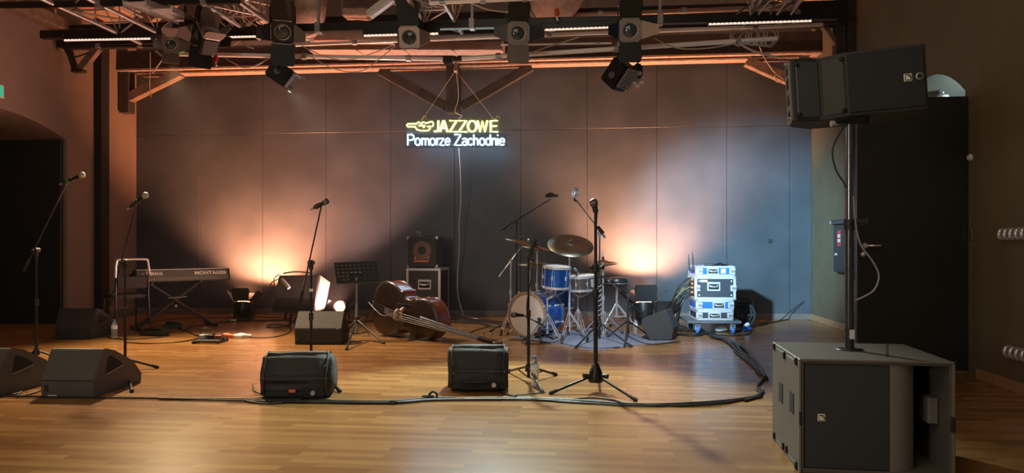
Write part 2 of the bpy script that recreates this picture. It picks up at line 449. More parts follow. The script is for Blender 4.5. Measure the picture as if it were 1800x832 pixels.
def mic_stand(label, base, top, tail=None, head=None, feet=None, hub_z=0.16, strut=False, low=0.06, style='tripod', r0=0.0125, base_z=0.04, m=black_metal):
    t = thing('microphone_stand', label, 'microphone stand', base)
    top = Vector(top); split = base.lerp(top, 0.55); split.x = base.x; split.y = base.y
    g = MB().tube([Vector((base.x, base.y, base_z)), split], r0).tube([split, Vector((base.x, base.y, top.z))], r0*0.72)
    g.build('pole', m, t, True)
    MB().tube([split-Vector((0, 0, .03)), split+Vector((0, 0, .03))], r0*1.5, 12).build('height_clutch', black_plastic, t, True)
    hub = Vector((base.x, base.y, hub_z))
    if style == 'tripod':
        MB().tube([hub-Vector((0, 0, .035)), hub+Vector((0, 0, .025))], [0.03, 0.022], 12).build('hub', black_plastic, t, True)
    else:
        MB().lathe([(0.055, -0.05), (0.06, -0.03), (0.05, 0.02), (0.026, 0.085), (0.018, 0.09)], 18, Matrix.Translation(hub)).build('hub', black_metal, t, True)
        for a in (0.5, 2.9):
            d = RV*math.cos(a)+FV*math.sin(-a)
            MB().tube([hub+d*0.04, hub+d*0.1], [0.012, 0.02], 10).build('knob', black_plastic, t, True)
    if feet: tripod(t, base, hub_z, feet, strut=strut, low=low, m=m)
    if head is not None:
        tail = Vector(tail); head = Vector(head); d = (head-tail).normalized()
        MB().tube([tail, tail+d*0.12, tail+d*0.121, head], [0.0085, 0.0085, 0.0065, 0.0065], 8).build('boom', m, t, True)
        MB().tube([tail-d*0.01, tail+d*0.09], 0.013, 8).build('boom_grip', rubber, t, True)
        tp = Vector((base.x, base.y, top.z))
        side = d.cross(Vector((0, 0, 1))).normalized()
        MB().tube([tp-side*0.03, tp+side*0.03], 0.024, 12).box(tp-Vector((0, 0, .03)), (0.03, 0.03, 0.06), 0.005).build('swivel', black_plastic, t, True)
        MB().tube([tp+side*0.03, tp+side*0.07], [0.008, 0.013], 8).build('knob', black_plastic, t, True)
    return t

def clip(t, a, b):
    a = Vector(a); b = Vector(b); d = (b-a)
    MB().tube([a+d*0.1, a+d*0.45], 0.021, 12).build('mic_clip', black_plastic, t, True)

def feet_px(*pts): return [F(x, y) for x, y in pts]
def feet3(base, R, a0):
    return [base+RV*(R*math.cos(a0+k*2*PI/3))+FV*(R*math.sin(a0+k*2*PI/3)) for k in range(3)]

# far left stand
b = F(64, 644); d = fd(644)
s1 = mic_stand('tall black boom microphone stand leaning up at the far left of the stage', b, W(68, 440, d), W(42, 476, d), W(120, 316, d), feet3(b, 0.33, 0.25), 0.14)
m1, m2 = W(110, 322, d), W(149, 306, d-0.03)
vocal_mic('microphone with pale head and green glint on the far left stand', m1, m2, ring=mat('green_glint', (0.05, 0.5, 0.08), 0.4)); clip(s1, m1, m2)  # green glint put in as the colour of the head ring
MB().lathe([(0.02, 0), (0.024, 0.008), (0.02, 0.016)], 14, align(m2-m1, m1.lerp(m2, 0.22))).build('clip_glint', MATS['green_glint'], s1, True)  # extra ring added to carry the green glint
# second stand
b = F(220, 652); d = fd(652)
s2 = mic_stand('boom microphone stand in front of the keyboard chair, behind the grey wedge', b, W(221, 461, d), W(194, 536, d), W(238, 364, d), feet_px((277, 648), (188, 640), (232, 690)), 0.1)
m1, m2 = W(228, 365, d), W(260, 340, d)
vocal_mic('microphone with silver head on the stand in front of the keyboard', m1, m2); clip(s2, m1, m2)
# third stand
b = F(547, 672); d = fd(672)
s3 = mic_stand('boom microphone stand behind the left covered monitor wedge', b, W(547, 462, d), W(528, 531, d), W(565, 362, d), feet_px((590, 661), (597, 690), (500, 655)), 0.17)
m1, m2 = W(551, 366, d), W(578, 352, d)
vocal_mic('microphone on the boom stand behind the left covered wedge', m1, m2, mesh_dark); clip(s3, m1, m2)
MB().tube([W(547, 508, d), W(547, 513, d)], 0.0155, 10).build('height_ring', white_plastic, s3, True)
# fourth: straight stand with double clip
b = F(929, 672); d = fd(672)
s4 = mic_stand('straight black tripod stand with an empty clip, right of the middle covered wedge', b, W(930, 452, d), None, None, feet_px((977, 661), (953, 691), (893, 655)), 0.125, True, 0.035)
hd = W(931, 452, d)
MB().tube([hd-Vector((0, 0, .02)), W(934, 440, d), W(942, 421, d)], [0.012, 0.016, 0.02], 10).build('mic_clip', black_plastic, s4, True)
MB().tube([W(937, 432, d-.02), W(954, 440, d)], [0.01, 0.005], 8).build('clip_arm', black_plastic, s4, True)
MB().ball(W(929, 423, d), 0.013, 10).build('clip_knob', dull_steel, s4, True)
MB().tube(cat_curve([W(929, 470, d-.02), W(935, 480, d-.02), W(926, 540, d-.02), W(931, 600, d-.02), W(929, 655, d-.02)], 5), 0.005, 6).build('cable', cable_m, s4, True)
# fifth: straight vocal stand with cast base
b = F(1047, 690); d = fd(690)
s5 = mic_stand('tall straight microphone stand with three thick legs, nearest the drum kit front', b, W(1046, 372, d), None, None, feet_px((968, 694), (1117, 706), (1052, 655)), 0.13, style='cast', r0=0.016, base_z=0.1)
m1, m2 = W(1048, 376, d), W(1042, 349, d)
vocal_mic('dark microphone standing upright on the tall straight stand before the drums', m1, m2, mesh_dark, s=1.15); clip(s5, m1, m2)
MB().tube([W(1050, 398, d), W(1060, 411, d)], [0.012, 0.016], 10).build('swivel', black_plastic, s5, True)
MB().tube([W(1047, 465, d-.01), W(1047, 478, d-.01)], 0.026, 12).build('clutch_collar', black_plastic, s5, True)
for sx in (1037, 1058):
    MB().tube([W(1047, 471, d-.01), W(sx, 471, d-.02)], [0.012, 0.016], 10).build('clutch_knob', black_plastic, s5, True)

# overhead stands behind the drums
b = F(1054, 598); d = fd(598)
s6 = mic_stand('boom stand with wound cable holding the right overhead drum microphone', b, W(1057, 410, d), W(1063, 417, d), W(1013, 352, d), feet_px((1012, 613), (1110, 611), (1062, 585)), 0.2)
t = thing('microphone', 'stubby silver condenser microphone hanging over the right of the drums', 'microphone', W(1010, 342, d))
MB().lathe([(0.03, -0.045), (0.036, -0.035), (0.036, 0.035), (0.028, 0.05)], 18, Matrix.Rotation(0.35, 4, 'Y')).build('body', alu, t)
MB().ball((0.012, -0.01, 0.055), 0.034, 14, (1, 1, 0.7)).build('grille_head', mesh_head, t)
MB().tube([(-0.006, 0, -0.045), (0.01, 0, -0.085)], 0.012, 10).build('mount', black_plastic, t)
pl = []
for i in range(60):
    a = i*0.75; z = W(0, 560-i*1.0, d).z
    pl.append(Vector((b.x, b.y, z))+RV*math.cos(a)*0.02+FV*math.sin(a)*0.02)
MB().tube(pl, 0.006, 6).build('wound_cable', mat('grey_cable', (0.3, 0.3, 0.3), 0.5), s6, True)
b = F(908, 584); d = fd(584)
s7 = mic_stand('boom stand holding the left overhead drum microphone, behind the bass drum', b, W(907, 392, d), W(880, 405, d), W(968, 350, d), feet3(b, 0.34, 1.1), 0.22)
p = W(968, 344, d)
t = thing('microphone', 'dark flat microphone on the boom over the left of the drums', 'microphone', p)
g = MB(); g.tube([(-0.07, 0, -0.008), (-0.02, 0, 0.006), (0.055, -0.01, 0)], [0.016, 0.028, 0.02], 12); g.build('body', black_metal, t)
MB().tube([(0.05, -0.01, 0), (0.1, -0.015, -0.004)], [0.02, 0.018], 12).build('grille_head', mesh_dark, t)
MB().box((0.0, 0, 0.028), (0.06, 0.03, 0.02), 0.006).build('shock_mount', black_plastic, t)
# hi-hat side microphone on a low boom
b = F(1104, 592); d = fd(592)
s8 = mic_stand('short black boom stand between the stool and the right wedge', b, W(1104, 520, d), W(1112, 528, d), W(1064, 490, d), feet_px((1098, 611), (1068, 594), (1152, 600)), 0.19)
vocal_mic('slim dark microphone on the short boom beside the drum stool', W(1068, 493, d), W(1051, 481, d), mesh_dark, s=0.8)
MB().tube([W(1104, 532, d), W(1124, 548, d)], [0.008, 0.012], 8).build('arm', black_metal, s8, True)
# kick drum mic with short stand
b = F(948, 600); d = fd(600)
s9 = mic_stand('low boom stand holding a microphone at the bass drum head', b, W(948, 562, d), W(955, 572, d), W(918, 554, d), feet3(b, 0.2, 0.6), 0.1)
vocal_mic('short black kick microphone in front of the bass drum head', W(921, 555, d), W(897, 553, d), mesh_dark, s=1.3)

# ------------------------------------------------------------------ music stand
b = F(627, 598); d = fd(598)
t = thing('music_stand', 'black music stand with perforated desk, left of the double bass', 'music stand', b)
feet = feet_px((594, 604), (609, 616), (674, 605))
top = W(628, 497, d)
MB().tube([b+Vector((0, 0, .08)), Vector((b.x, b.y, top.z-0.25))], 0.017).tube([Vector((b.x, b.y, top.z-.3)), Vector((b.x, b.y, top.z+.06))], 0.011).build('pole', dull_steel, t, True)
MB().tube([b+Vector((0, 0, .2)), b+Vector((0, 0, .27))], 0.028, 12).build('hub', black_plastic, t, True)
tripod(t, b, 0.235, feet, 0.011, True, 0.07, black_metal)
bm = bmesh.new()
TL, TR, BR, BL = W(587, 462, d+.06), W(662, 459, d+.06), W(668, 497, d-.02), W(592, 500, d-.02)
NX, NY = 40, 24
holes = set()
for hx in range(9):
    for hy in range(5):
        if hy < 4 or 0 < hx < 8: holes.add((3+hx*4, 3+hy*4)); 
vs = [[bm.verts.new((TL.lerp(TR, i/NX)).lerp(BL.lerp(BR, i/NX), j/NY)) for j in range(NY+1)] for i in range(NX+1)]
for i in range(NX):
    for j in range(NY):
        if (i, j) in holes or (i+1, j) in holes or (i, j+1) in holes and False: continue
        bm.faces.new((vs[i][j], vs[i+1][j], vs[i+1][j+1], vs[i][j+1]))
nrm = (TR-TL).cross(BL-TL).normalized()
r_ = bmesh.ops.solidify(bm, geom=bm.faces[:], thickness=0.004)
MB().addbm(bm).build('desk', black_metal, t, True)
MB().bar(BL+Vector((0, 0, 0.004))-FV*0.03, BR+Vector((0, 0, 0.004))-FV*0.03, 0.07, 0.006).build('lip', black_metal, t, True)
MB().tube([W(628, 492, d+.05), W(628, 475, d+.06)], 0.014).box(W(628, 486, d+.05), (0.16, 0.012, 0.1), 0.004).build('bracket', black_plastic, t, True)
MB().tube(cat_curve([W(622, 565, d-.02), W(640, 560, d-.02), W(648, 552, d-.02), W(640, 572, d-.02), W(650, 590, d-.02)], 5), 0.005, 6).build('cable', cable_m, t, True)

# ------------------------------------------------------------------ stage monitors
def wedge(label, loc, rz, w, h, dp, front=0.36, m=cab_grey, handle=True, top0=0.16, group=None):
    """low front at local y=0, crest at y=top0*dp, falls to the back; wide along x"""
    t = thing('stage_monitor', label, 'stage monitor', loc, rz)
    M = Matrix(((0, 0, 1, 0), (1, 0, 0, 0), (0, 1, 0, 0), (0, 0, 0, 1)))
    prof = [(0, 0), (-0.01, front*h), (top0*dp, 0.98*h), (top0*dp+0.03, h), (0.4*dp, 0.9*h), (0.78*dp, 0.55*h), (0.95*dp, 0.22*h), (0.94*dp, 0)]
    MB().prism(prof, -w/2, w/2, M).bevel(0.006, 2, 12).build('cabinet', m, t)
    # long slanted grille on the far side, lower front panel seam
    gy0, gy1 = 0.42*dp, 0.77*dp
    def prof_z(y):
        for (a, za), (bb, zb) in zip(prof[3:], prof[4:]):
            if a <= y <= bb: return za+(zb-za)*(y-a)/(bb-a)
        return 0
    g = MB(); a = Vector((0, gy0, prof_z(gy0)+0.004)); c = Vector((0, gy1, prof_z(gy1)+0.004))
    g.bar(a, c, w*0.9, 0.008); g.build('grille', grille_m, t)
    g = MB(); g.bar((-w/2+.01, -0.012, front*h), (w/2-.01, -0.012, front*h), 0.006, 0.006); g.build('seam', cab_dark, t)
    if handle:
        for sx in (-1, 1):
            yc, zc = 0.34*dp, 0.56*h
            poly = [(yc-.085, zc-.05), (yc+.13, zc-.012), (yc+.11, zc+.02), (yc-.03, zc+.09), (yc-.06, zc+.075)]
            MB().prism(poly, sx*w/2-0.004, sx*w/2+0.0035, M).build('handle_recess', black_matte, t)
            MB().bar((sx*(w/2+0.004), yc-.085, zc-.05), (sx*(w/2+.004), yc+.13, zc-.012), 0.01, 0.012, 0.003).build('handle_lip', cab_grey if m is not cab_grey else mat('cabinet_edge', (0.2, 0.19, 0.17), 0.5), t)
    MB().box((-w/2+.045, -0.008, 0.1*h+.03), (0.03, 0.01, 0.05), 0.003).build('connector_plate', black_plastic, t)
    for sx in (-1, 1):
        MB().tube([(sx*(w/2-.05), 0.05, 0), (sx*(w/2-.05), 0.05, 0.012)], 0.02, 10).tube([(sx*(w/2-.05), dp*.85, 0), (sx*(w/2-.05), dp*.85, 0.012)], 0.02, 10).build('rubber_foot', rubber, t)
    return t
d = 5.47; p = (W(75, 699, d)+W(163, 699, d))/2; p.z = 0
t = wedge('large grey wedge monitor with a handle hole, second from the picture left edge', p, 0.045, 0.41, 0.345, 0.66)
MB().box((-.11, -.012, .01), (.07, .012, .012), .003).build('pale_strip', white_plastic, t)
d = 5.5; p = (W(-92, 697, d)+W(-6, 697, d))/2; p.z = 0
wedge('grey wedge monitor cut off by the left edge of the picture', p, 0.0, 0.41, 0.345, 0.66)
d = fd(597); p = (W(98, 597, d)+W(160, 597, d))/2; p.z = 0
wedge('dark wedge monitor standing beside the left wall near the water bottle', p, 0.12, 0.44, 0.36, 0.62, m=cab_dark)
# wedge by the amplifier: seen from the back, right edge rounded
d = fd(606); p = (W(519, 606, d)+W(600, 606, d))/2; p.z = 0
t = wedge('dark wedge monitor in front of the tilted guitar amplifier', p, YAW, 0.53, 0.365, 0.42, 0.5, mat('wedge_paint', (.017, .017, .017), .6, 0, .06, 60, .25, bscale=400), False, 0.3)
for c in t.children:
    pass
MB().bar(W(591, 579, d-.03), W(600, 575, d-.03), 0.008, 0.01).build('badge', mat('pale_badge', (0.55, 0.53, 0.5), 0.4), t, True)
MB().lathe([(0.02, 0), (0.02, 0.012), (0.012, 0.014)], 14, Matrix.Translation(W(522, 600, d-.02)) @ Matrix.Rotation(PI/2, 4, 'X')).build('socket', black_matte, t, True)
# wedge on its side by the right uplight
d = fd(600)
t = thing('stage_monitor', 'tilted black wedge monitor between the right uplight and the rack', 'stage monitor', F(1152, 600))
poly = [(1143, 599), (1180, 598), (1184, 576), (1171, 546), (1166, 547), (1128, 561), (1127, 572)]
fr = [W(x, y, d) for x, y in poly]; bk = [W(x+9, y-4, d+.38) for x, y in poly]
for q in fr+bk: q.z = max(q.z, 0.0)
n = len(poly); g = MB(); g.add(fr+bk, [list(range(n)), list(range(n, 2*n))[::-1]]+[[i, n+i, n+(i+1) % n, (i+1) % n] for i in range(n)])
g.bevel(0.008, 2, 12); g.build('cabinet', cab_dark, t, True)
g = MB(); a0, a1, b0, b1 = W(1173, 550, d+.0), W(1185, 577, d), W(1181, 547, d+.34), W(1193, 573, d+.34)
nn = (a1-a0).cross(b0-a0).normalized()*0.006
if nn.dot(RV) < 0: nn = -nn
g.add([a0, a1, b1, b0, a0+nn, a1+nn, b1+nn, b0+nn], [[0, 1, 2, 3], [4, 5, 6, 7], [0, 1, 5, 4], [1, 2, 6, 5], [2, 3, 7, 6], [3, 0, 4, 7]]); g.build('grille', grille_m, t, True)

def covered(label, poly, d, dp, rz_shift, extras):
    """loudspeaker lying in a soft padded cover"""
    b0 = F((poly[0][0]+poly[-1][0])/2, 430+CAMZ*1300/d)
    t = thing('stage_monitor', label, 'stage monitor', b0)
    M0 = Matrix.Translation(b0) @ Matrix.Rotation(YAW+rz_shift, 4, 'Z')
    Mi = M0.inverted()
    g = MB()
    w0 = (poly[-1][0]-poly[0][0])/1300*d
    # profile in (y,z): vertical low front, leaning back upper front, flat crest, sloping rear
    h = extras['h']
    prof = [(0.03, 0), (0.0, 0.05), (-0.01, 0.5*h), (0.09, h), (0.2, h+.005), (dp, 0.55*h), (dp, 0.0)]
    M = M0 @ Matrix(((0, 0, 1, 0), (1, 0, 0, 0), (0, 1, 0, 0), (0, 0, 0, 1)))
    g.prism(prof, -w0/2, w0/2, M); g.bevel(0.045, 4, 18, 0.011, 6, 3)
    g.build('cover', cover_cloth, t, True)
    pipe = [(M0 @ Vector((x, y, z))) for x, y, z in ((-w0/2+.02, -0.018, 0.5*h), (-w0/4, -.022, 0.49*h), (0, -0.02, 0.485*h), (w0/4, -.022, 0.48*h), (w0/2-.02, -0.016, 0.475*h))]
    MB().tube(cat_curve(pipe, 4), 0.004, 6).build('piping', mat('cover_piping', (0.045, 0.045, 0.046), 0.6), t, True)
    for sx in (-1, 1):
        q = [(M0 @ Vector((sx*(w0/2-.03), y, z))) for y, z in ((0.015, .04), (-0.012, .25*h), (-.012, .5*h), (.07, .92*h), (.2, h), (dp*.9, .6*h))]
        MB().tube(cat_curve(q, 3), 0.004, 6).build('piping', MATS['cover_piping'], t, True)
    return t, M0, w0, h
d = fd(703)
t, M0, w0, h = covered('monitor wedge in a black padded cover with an orange tag, left of centre', [(458, 703), (580, 703)], d, 0.36, 0.1, {'h': 0.325})
MB().box(M0 @ Vector((-0.02, -0.012, 0.065)), (0.05, 0.012, 0.024), 0.003).build('orange_tag', orange_plastic, t, True)
MB().prism([(0.06, .02), (.2, .02), (.2, .075), (.06, .085)], -0.03, 0.02, M0 @ STAND).build('cover_opening', black_matte, t, True)
MB().tube([M0 @ Vector((.13, -.04, .05)), M0 @ Vector((.13, 0, .055))], 0.016, 12).build('plug', alu, t, True)
d = fd(690)
t, M0, w0, h = covered('monitor wedge in a black padded cover beside the straight tripod stand', [(786, 690), (893, 690)], d, 0.36, 0.0, {'h': 0.338})
MB().prism([(-.13, .025), (.16, .025), (.16, .085), (-.13, .085)], -0.03, 0.022, M0 @ STAND).build('cover_opening', black_matte, t, True)
MB().tube([M0 @ Vector((.125, -.045, .06)), M0 @ Vector((.125, 0, .065))], 0.017, 12).build('plug', alu, t, True)
MB().tube(cat_curve([M0 @ Vector((-.1, -.024, .08)), M0 @ Vector((-.04, -.04, .085)), M0 @ Vector((.06, -.04, .085)), M0 @ Vector((.1, -.02, .075))], 4), 0.008, 6).build('handle', black_plastic, t, True)

# ------------------------------------------------------------------ water bottles
pet = mat('pet_plastic', (0.85, 0.9, 0.95), 0.08, 0, 0.02, trans=0.85)
label_m = mat('bottle_label', (0.75, 0.8, 0.88), 0.5)
cap_m = mat('cap_blue', (0.05, 0.15, 0.5), 0.4)
def bottle(label, p, h=0.235):
    t = thing('water_bottle', label, 'bottle', p); s = h/0.235
    prof = [(0.028, 0), (0.033, 0.004), (0.033, 0.03), (0.030, 0.045), (0.033, 0.06), (0.0335, 0.1), (0.030, 0.112), (0.0335, 0.125), (0.033, 0.165), (0.024, 0.195), (0.0135, 0.212), (0.0125, 0.218)]
    MB().lathe([(r*s, z*s) for r, z in prof], 18).build('bottle_body', pet, t)
    MB().lathe([(0.0342*s, 0.125*s), (0.0342*s, 0.165*s)], 18, cap=False).build('paper_label', label_m, t)
    MB().lathe([(0.0145*s, 0.214*s), (0.0145*s, 0.234*s), (0.012*s, 0.236*s)], 14).build('cap', cap_m, t)
bottle('water bottle beside the dark wedge near the left wall', F(201, 597))
bottle('water bottle with blue cap peeking over the left covered wedge', F(553, 668), 0.232)
bottle('water bottle behind the straight tripod stand at centre', F(940, 678))
bottle('water bottle beside the right uplight under the short boom stand', F(1117, 588), 0.2)

# ------------------------------------------------------------------ keyboard and chair
pA, pB = W(241, 500, 9.6), W(403, 490, 10.35)
dirx = (pB-pA); dirx.z = 0; ang = math.atan2(dirx.y, dirx.x); L = dirx.length
kz = 0.635
t = thing('keyboard', 'silver grey stage keyboard seen from behind on a crossed stand', 'keyboard', (pA.x, pA.y, kz), ang)
kb = mat('keyboard_grey', (0.16, 0.17, 0.155), 0.35, 0.5)
M = Matrix(((0, 0, 1, 0), (1, 0, 0, 0), (0, 1, 0, 0), (0, 0, 0, 1)))
prof = [(0.02, 0), (0.0, 0.015), (-0.005, 0.06), (0.035, 0.155), (0.12, 0.165), (0.27, 0.105), (0.4, 0.09), (0.41, 0.02), (0.39, 0)]
MB().prism(prof, 0, L, M).bevel(0.005, 2, 12).build('body', kb, t)
MB().bar((0.0, 0.045, 0.160), (L, 0.045, 0.164), 0.05, 0.012, 0.003).build('top_edge', mat('keyboard_edge', (0.62, 0.66, 0.62), 0.3, 0.4), t)
for x0 in (0, L):
    MB().prism([(y*1.0, z*1.03) for y, z in prof], x0-0.012, x0+0.012, M).bevel(0.003, 1, 12).build('end_cheek', black_plastic, t)
g = MB()
for i in range(52):
    xk = 0.06+i*(L-0.12)/52; g.box((xk+(L-.12)/104, 0.35, 0.102), ((L-0.12)/52-0.002, 0.13, 0.016), 0.001)
g.build('white_keys', white_plastic, t)
g = MB()
for i in range(51):
    if i % 7 in (0, 1, 3, 4, 5): g.box((0.06+(i+1)*(L-0.12)/52, 0.325, 0.116), (0.01, 0.085, 0.016), 0.002)
g.build('black_keys', black_plastic, t)
g = MB().box((L*.55, 0.17, 0.155), (0.25, 0.08, 0.006)); g.build('display', black_matte, t)
sl = math.atan2(0.04, 0.095)
TMx = Matrix.Translation((0, -0.005, 0.06)) @ Matrix.Rotation(-sl, 4, 'X') @ STAND
MB().text('YAMAHA', 0.07, TMx @ Matrix.Translation((0.105, 0.028, 0.003)), 0.001, 0.0012, 0, 0.21).build('lettering', logo_white, t)
MB().lathe([(0.022, 0), (0.022, 0.003)], 18, TMx @ Matrix.Translation((0.07, 0.052, 0.002)), False).lathe([(0.026, 0), (0.026, 0.002)], 18, TMx @ Matrix.Translation((0.07, 0.052, 0.001)), False).tube([(0.07, 0.034, 0.004), (0.07, 0.07, 0.004)], 0.002, 6, M=TMx).tube([(0.054, 0.043, 0.004), (0.086, 0.061, 0.004)], 0.002, 6, M=TMx).tube([(0.054, 0.061, 0.004), (0.086, 0.043, 0.004)], 0.002, 6, M=TMx).build('emblem', logo_white, t)
MB().text('MONTAGE8', 0.065, TMx @ Matrix.Translation((L-0.46, 0.028, 0.003)), 0.001, 0.002, 0, 0.42).build('lettering', logo_white, t)
g = MB()
for i in range(6): g.lathe([(0.008, 0), (0.008, 0.006)], 10, Matrix.Translation((0.06+i*.028, -0.003, 0.035)) @ Matrix.Rotation(PI/2, 4, 'X'))
g.box((0.05, -.006, .035), (.05, .01, .025)); g.build('sockets', dull_steel, t)
ks = t
# crossed stand
ctr = (pA+pB)/2+FV*0.2; ctr.z = 0
t = thing('keyboard_stand', 'folding crossed-leg stand under the stage keyboard', 'keyboard stand', (pA.x, pA.y, 0), ang)
steel_w = mat('stand_steel', (0.1, 0.1, 0.1), 0.32, 0.7)
x0, x1 = 0.06, 0.98
zt = kz-0.03
for k, yy in enumerate((0.1, 0.19)):
    MB().bar((x0-.03, yy, 0.03), (x1-0.18, yy, zt), 0.03, 0.03, 0.004).build('leg', steel_w, t)
    MB().bar((x1, yy-.02, 0.03), (x0+0.12, yy-.02, zt), 0.03, 0.03, 0.004).build('leg', steel_w, t)
for xx in (x0-.03, x1):
    g = MB().tube([(xx, -0.08, 0.018), (xx, 0.42, 0.018)], 0.018, 10); ft = g.build('foot_bar', steel_w, t)
    for yy in (-0.08, 0.4): MB().tube([(xx, yy, 0.02), (xx, yy+.03, 0.02)], 0.02, 10).build('rubber_cap', rubber, ft)
for xx in (x1-.18, x0+.12):
    MB().tube([(xx, -0.02, zt+.015), (xx, 0.42, zt+.015)], 0.016, 10).build('top_bar', steel_w, t)
mx = (x0+x1)/2-.03
MB().bar((mx-.1, 0.06, zt*.5+.11), (mx+.14, 0.06, zt*.5+.12), 0.05, 0.012, 0.003).build('lock_plate', dull_steel, t)
MB().tube([(mx, 0.04, zt*.5), (mx, 0.24, zt*.5)], 0.02, 12).build('pivot', dull_steel, t)
# chair
b = F(222, 582); d = fd(582)
t = thing('chair', 'black chair with bright tubular back frame behind the keyboard', 'chair', b, ang+0.15)
def cz(py): return W(0, py, d).z
hw = 0.2
MB().tube(cat_curve([(-hw-.005, -0.2, cz(487)), (-hw, -0.2, cz(468)), (-hw+.012, -0.2, cz(459)), (-hw+.05, -0.2, cz(456)), (hw-.05, -0.2, cz(456)), (hw-.012, -0.2, cz(459)), (hw, -0.2, cz(468)), (hw+.015, -0.2, cz(482))], 5), 0.014, 10).build('back_frame', mat('pale_tube', (0.85, 0.88, 0.86), 0.25, 0.6), t)
MB().box((0, -0.19, 0.64), (0.37, 0.025, 0.16), 0.01).build('backrest', black_matte, t)
MB().box((0, 0.02, 0.46), (0.42, 0.42, 0.05), 0.015, seg=2).build('seat', black_plastic, t)
for sx in (-1, 1):
    MB().tube([(sx*hw, -0.2, cz(482)), (sx*hw, -0.19, 0.46), (sx*(hw+.01), -0.24, 0)], 0.012).build('leg', black_metal, t)
    MB().tube([(sx*hw, 0.2, 0.46), (sx*(hw+.01), 0.23, 0)], 0.012).build('leg', black_metal, t)
    MB().tube([(sx*hw, -0.2, 0.45), (sx*hw, 0.2, 0.45)], 0.012).build('side_rail', black_metal, t)

# pedals and boxes on the floor
def stomp(label, px, py, m, w=0.09, dp=0.12, h=0.05):
    p = F(px, py); t = thing('effect_pedal', label, 'effect pedal', p, 0.2)
    MB().box((0, 0, h/2), (w, dp, h), 0.006).build('case', m, t)
    MB().lathe([(0.012, 0), (0.012, 0.012), (0.009, 0.016)], 12, Matrix.Translation((0, -dp*.25, h))).build('foot_switch', chrome, t)
    for sx in (-1, 1): MB().lathe([(0.009, 0), (0.008, 0.014)], 10, Matrix.Translation((sx*w*.25, dp*.25, h))).build('knob', black_plastic, t)
p = F(373, 602)
t = thing('pedal_board', 'small black pedal board on the floor right of the keyboard', 'pedal board', p, 0.1)
g = MB()
for yy in (-0.12, -.04, .04, .12): g.bar((-.17, yy, .03), (.13, yy, .03), .05, .014, .003)
for xx in (-.16, .12): g.bar((xx, -.15, .012), (xx, .15, .012), .024, .024)
g.build('frame', black_plastic, t)
def on_board(lab, dx, dy, m, w):
    q = Vector(p)+Vector((dx, dy, 0.037)); tt = thing('effect_pedal', lab, 'effect pedal', q, 0.1)
    MB().box((0, 0, .025), (w, .11, .05), .006).build('case', m, tt)
    MB().lathe([(0.011, 0), (0.011, 0.012), (0.009, 0.016)], 12, Matrix.Translation((0, -.03, .05))).build('foot_switch', chrome, tt)
    for sx in (-1, 1): MB().lathe([(0.009, 0), (0.008, 0.014)], 10, Matrix.Translation((sx*w*.25, .025, .05))).build('knob', black_plastic, tt)
on_board('pale effect pedal at the left end of the pedal board', -.12, 0.04, mat('pedal_pale', (0.4, 0.42, 0.4), .4, .5), .075)
on_board('dark effect pedal in the middle of the pedal board', -.02, 0.03, black_metal, .08)
on_board('reddish effect pedal at the right end of the pedal board', .08, 0.02, mat('pedal_red', (0.2, 0.05, 0.04), .4), .08)
MB().tube(cat_curve([Vector((-.12, -.02, .1)), Vector((-.1, 0, .16)), Vector((-.04, .02, .15)), Vector((-.02, .03, .09))], 5), .006, 6).build('patch_cable', cable_m, t)
t = thing('sustain_pedal', 'dark foot pedal on the floor under the left end of the keyboard', 'pedal', F(272, 590), -0.15)
MB().box((0, 0, .035), (.34, .18, .07), .02, seg=2).build('base', black_plastic, t); MB().bar((-.12, -.02, .08), (.14, -.02, .09), .07, .02, .006).build('treadle', black_metal, t)
t = thing('volume_pedal', 'rounded dark foot pedal on the floor beneath the crossed stand', 'pedal', F(303, 577), 0.3)
MB().box((0, 0, .03), (.22, .2, .06), .02, seg=2).build('base', black_plastic, t); MB().bar((-.08, 0, .08), (.1, 0, .065), .09, .02, .006).build('treadle', black_metal, t)
t = thing('power_adapter', 'black power brick in the cable near the left uplight', 'power adapter', F(425, 566), 0.05)
MB().box((0, 0, .025), (.15, .07, .05), .008).build('case', black_plastic, t)
MB().tube([(-.075, 0, .02), (-.16, 0, .018)], .016, 10).build('plug', white_plastic, t)
t = thing('plug_connector', 'orange cable connector on the floor right of the pedal board', 'plug', F(400, 594), 0.1)
MB().tube([(-.07, 0, .03), (.0, 0, .03), (.07, 0, .022)], [.024, .028, .014], 10).build('body', orange_plastic, t)
MB().box((0.02, 0.03, .02), (.07, .04, .04), .008).build('clip', orange_plastic, t)
t = thing('plug_connector', 'white cable connector on the floor right of the orange one', 'plug', F(427, 594), 0.1)
MB().tube([(-.11, 0, .025), (-.02, 0, .03), (.1, .01, .022)], [.018, .03, .014], 10).build('body', white_plastic, t)
MB().box((-.03, -.02, .02), (.08, .05, .04), .008).build('clip', white_plastic, t)

# ------------------------------------------------------------------ guitar amplifier leaning back on a stand
d = 10.55
P = lambda x, y, dd=0: W(x, y, d+dd)
t = thing('guitar_amplifier', 'black guitar amplifier tilted back, its right side glowing orange', 'amplifier', F(530, 430+CAMZ*1300/d))
TLf, TRf, BRf, BLf = P(490, 484, .12), P(563, 483, .0), P(552, 551, -.12), P(476, 549, 0)
bk = (FV*0.30+RV*0.17+Vector((0, 0, -0.0)))
TLb, TRb, BRb, BLb = TLf+bk, P(574, 500, .24), P(563, 548, .1), BLf+bk
TRb = TRf+FV*.22+RV*0.095+Vector((0, 0, -.12)); BRb = BRf+FV*.22+RV*.1+Vector((0, 0, 0.04))
TLb = TLf+(TRb-TRf); BLb = BLf+(BRb-BRf)
g = MB().add([TLf, TRf, BRf, BLf, TLb, TRb, BRb, BLb], [[0, 3, 2, 1], [4, 5, 6, 7], [0, 1, 5, 4], [3, 7, 6, 2], [1, 2, 6, 5], [0, 4, 7, 3]])
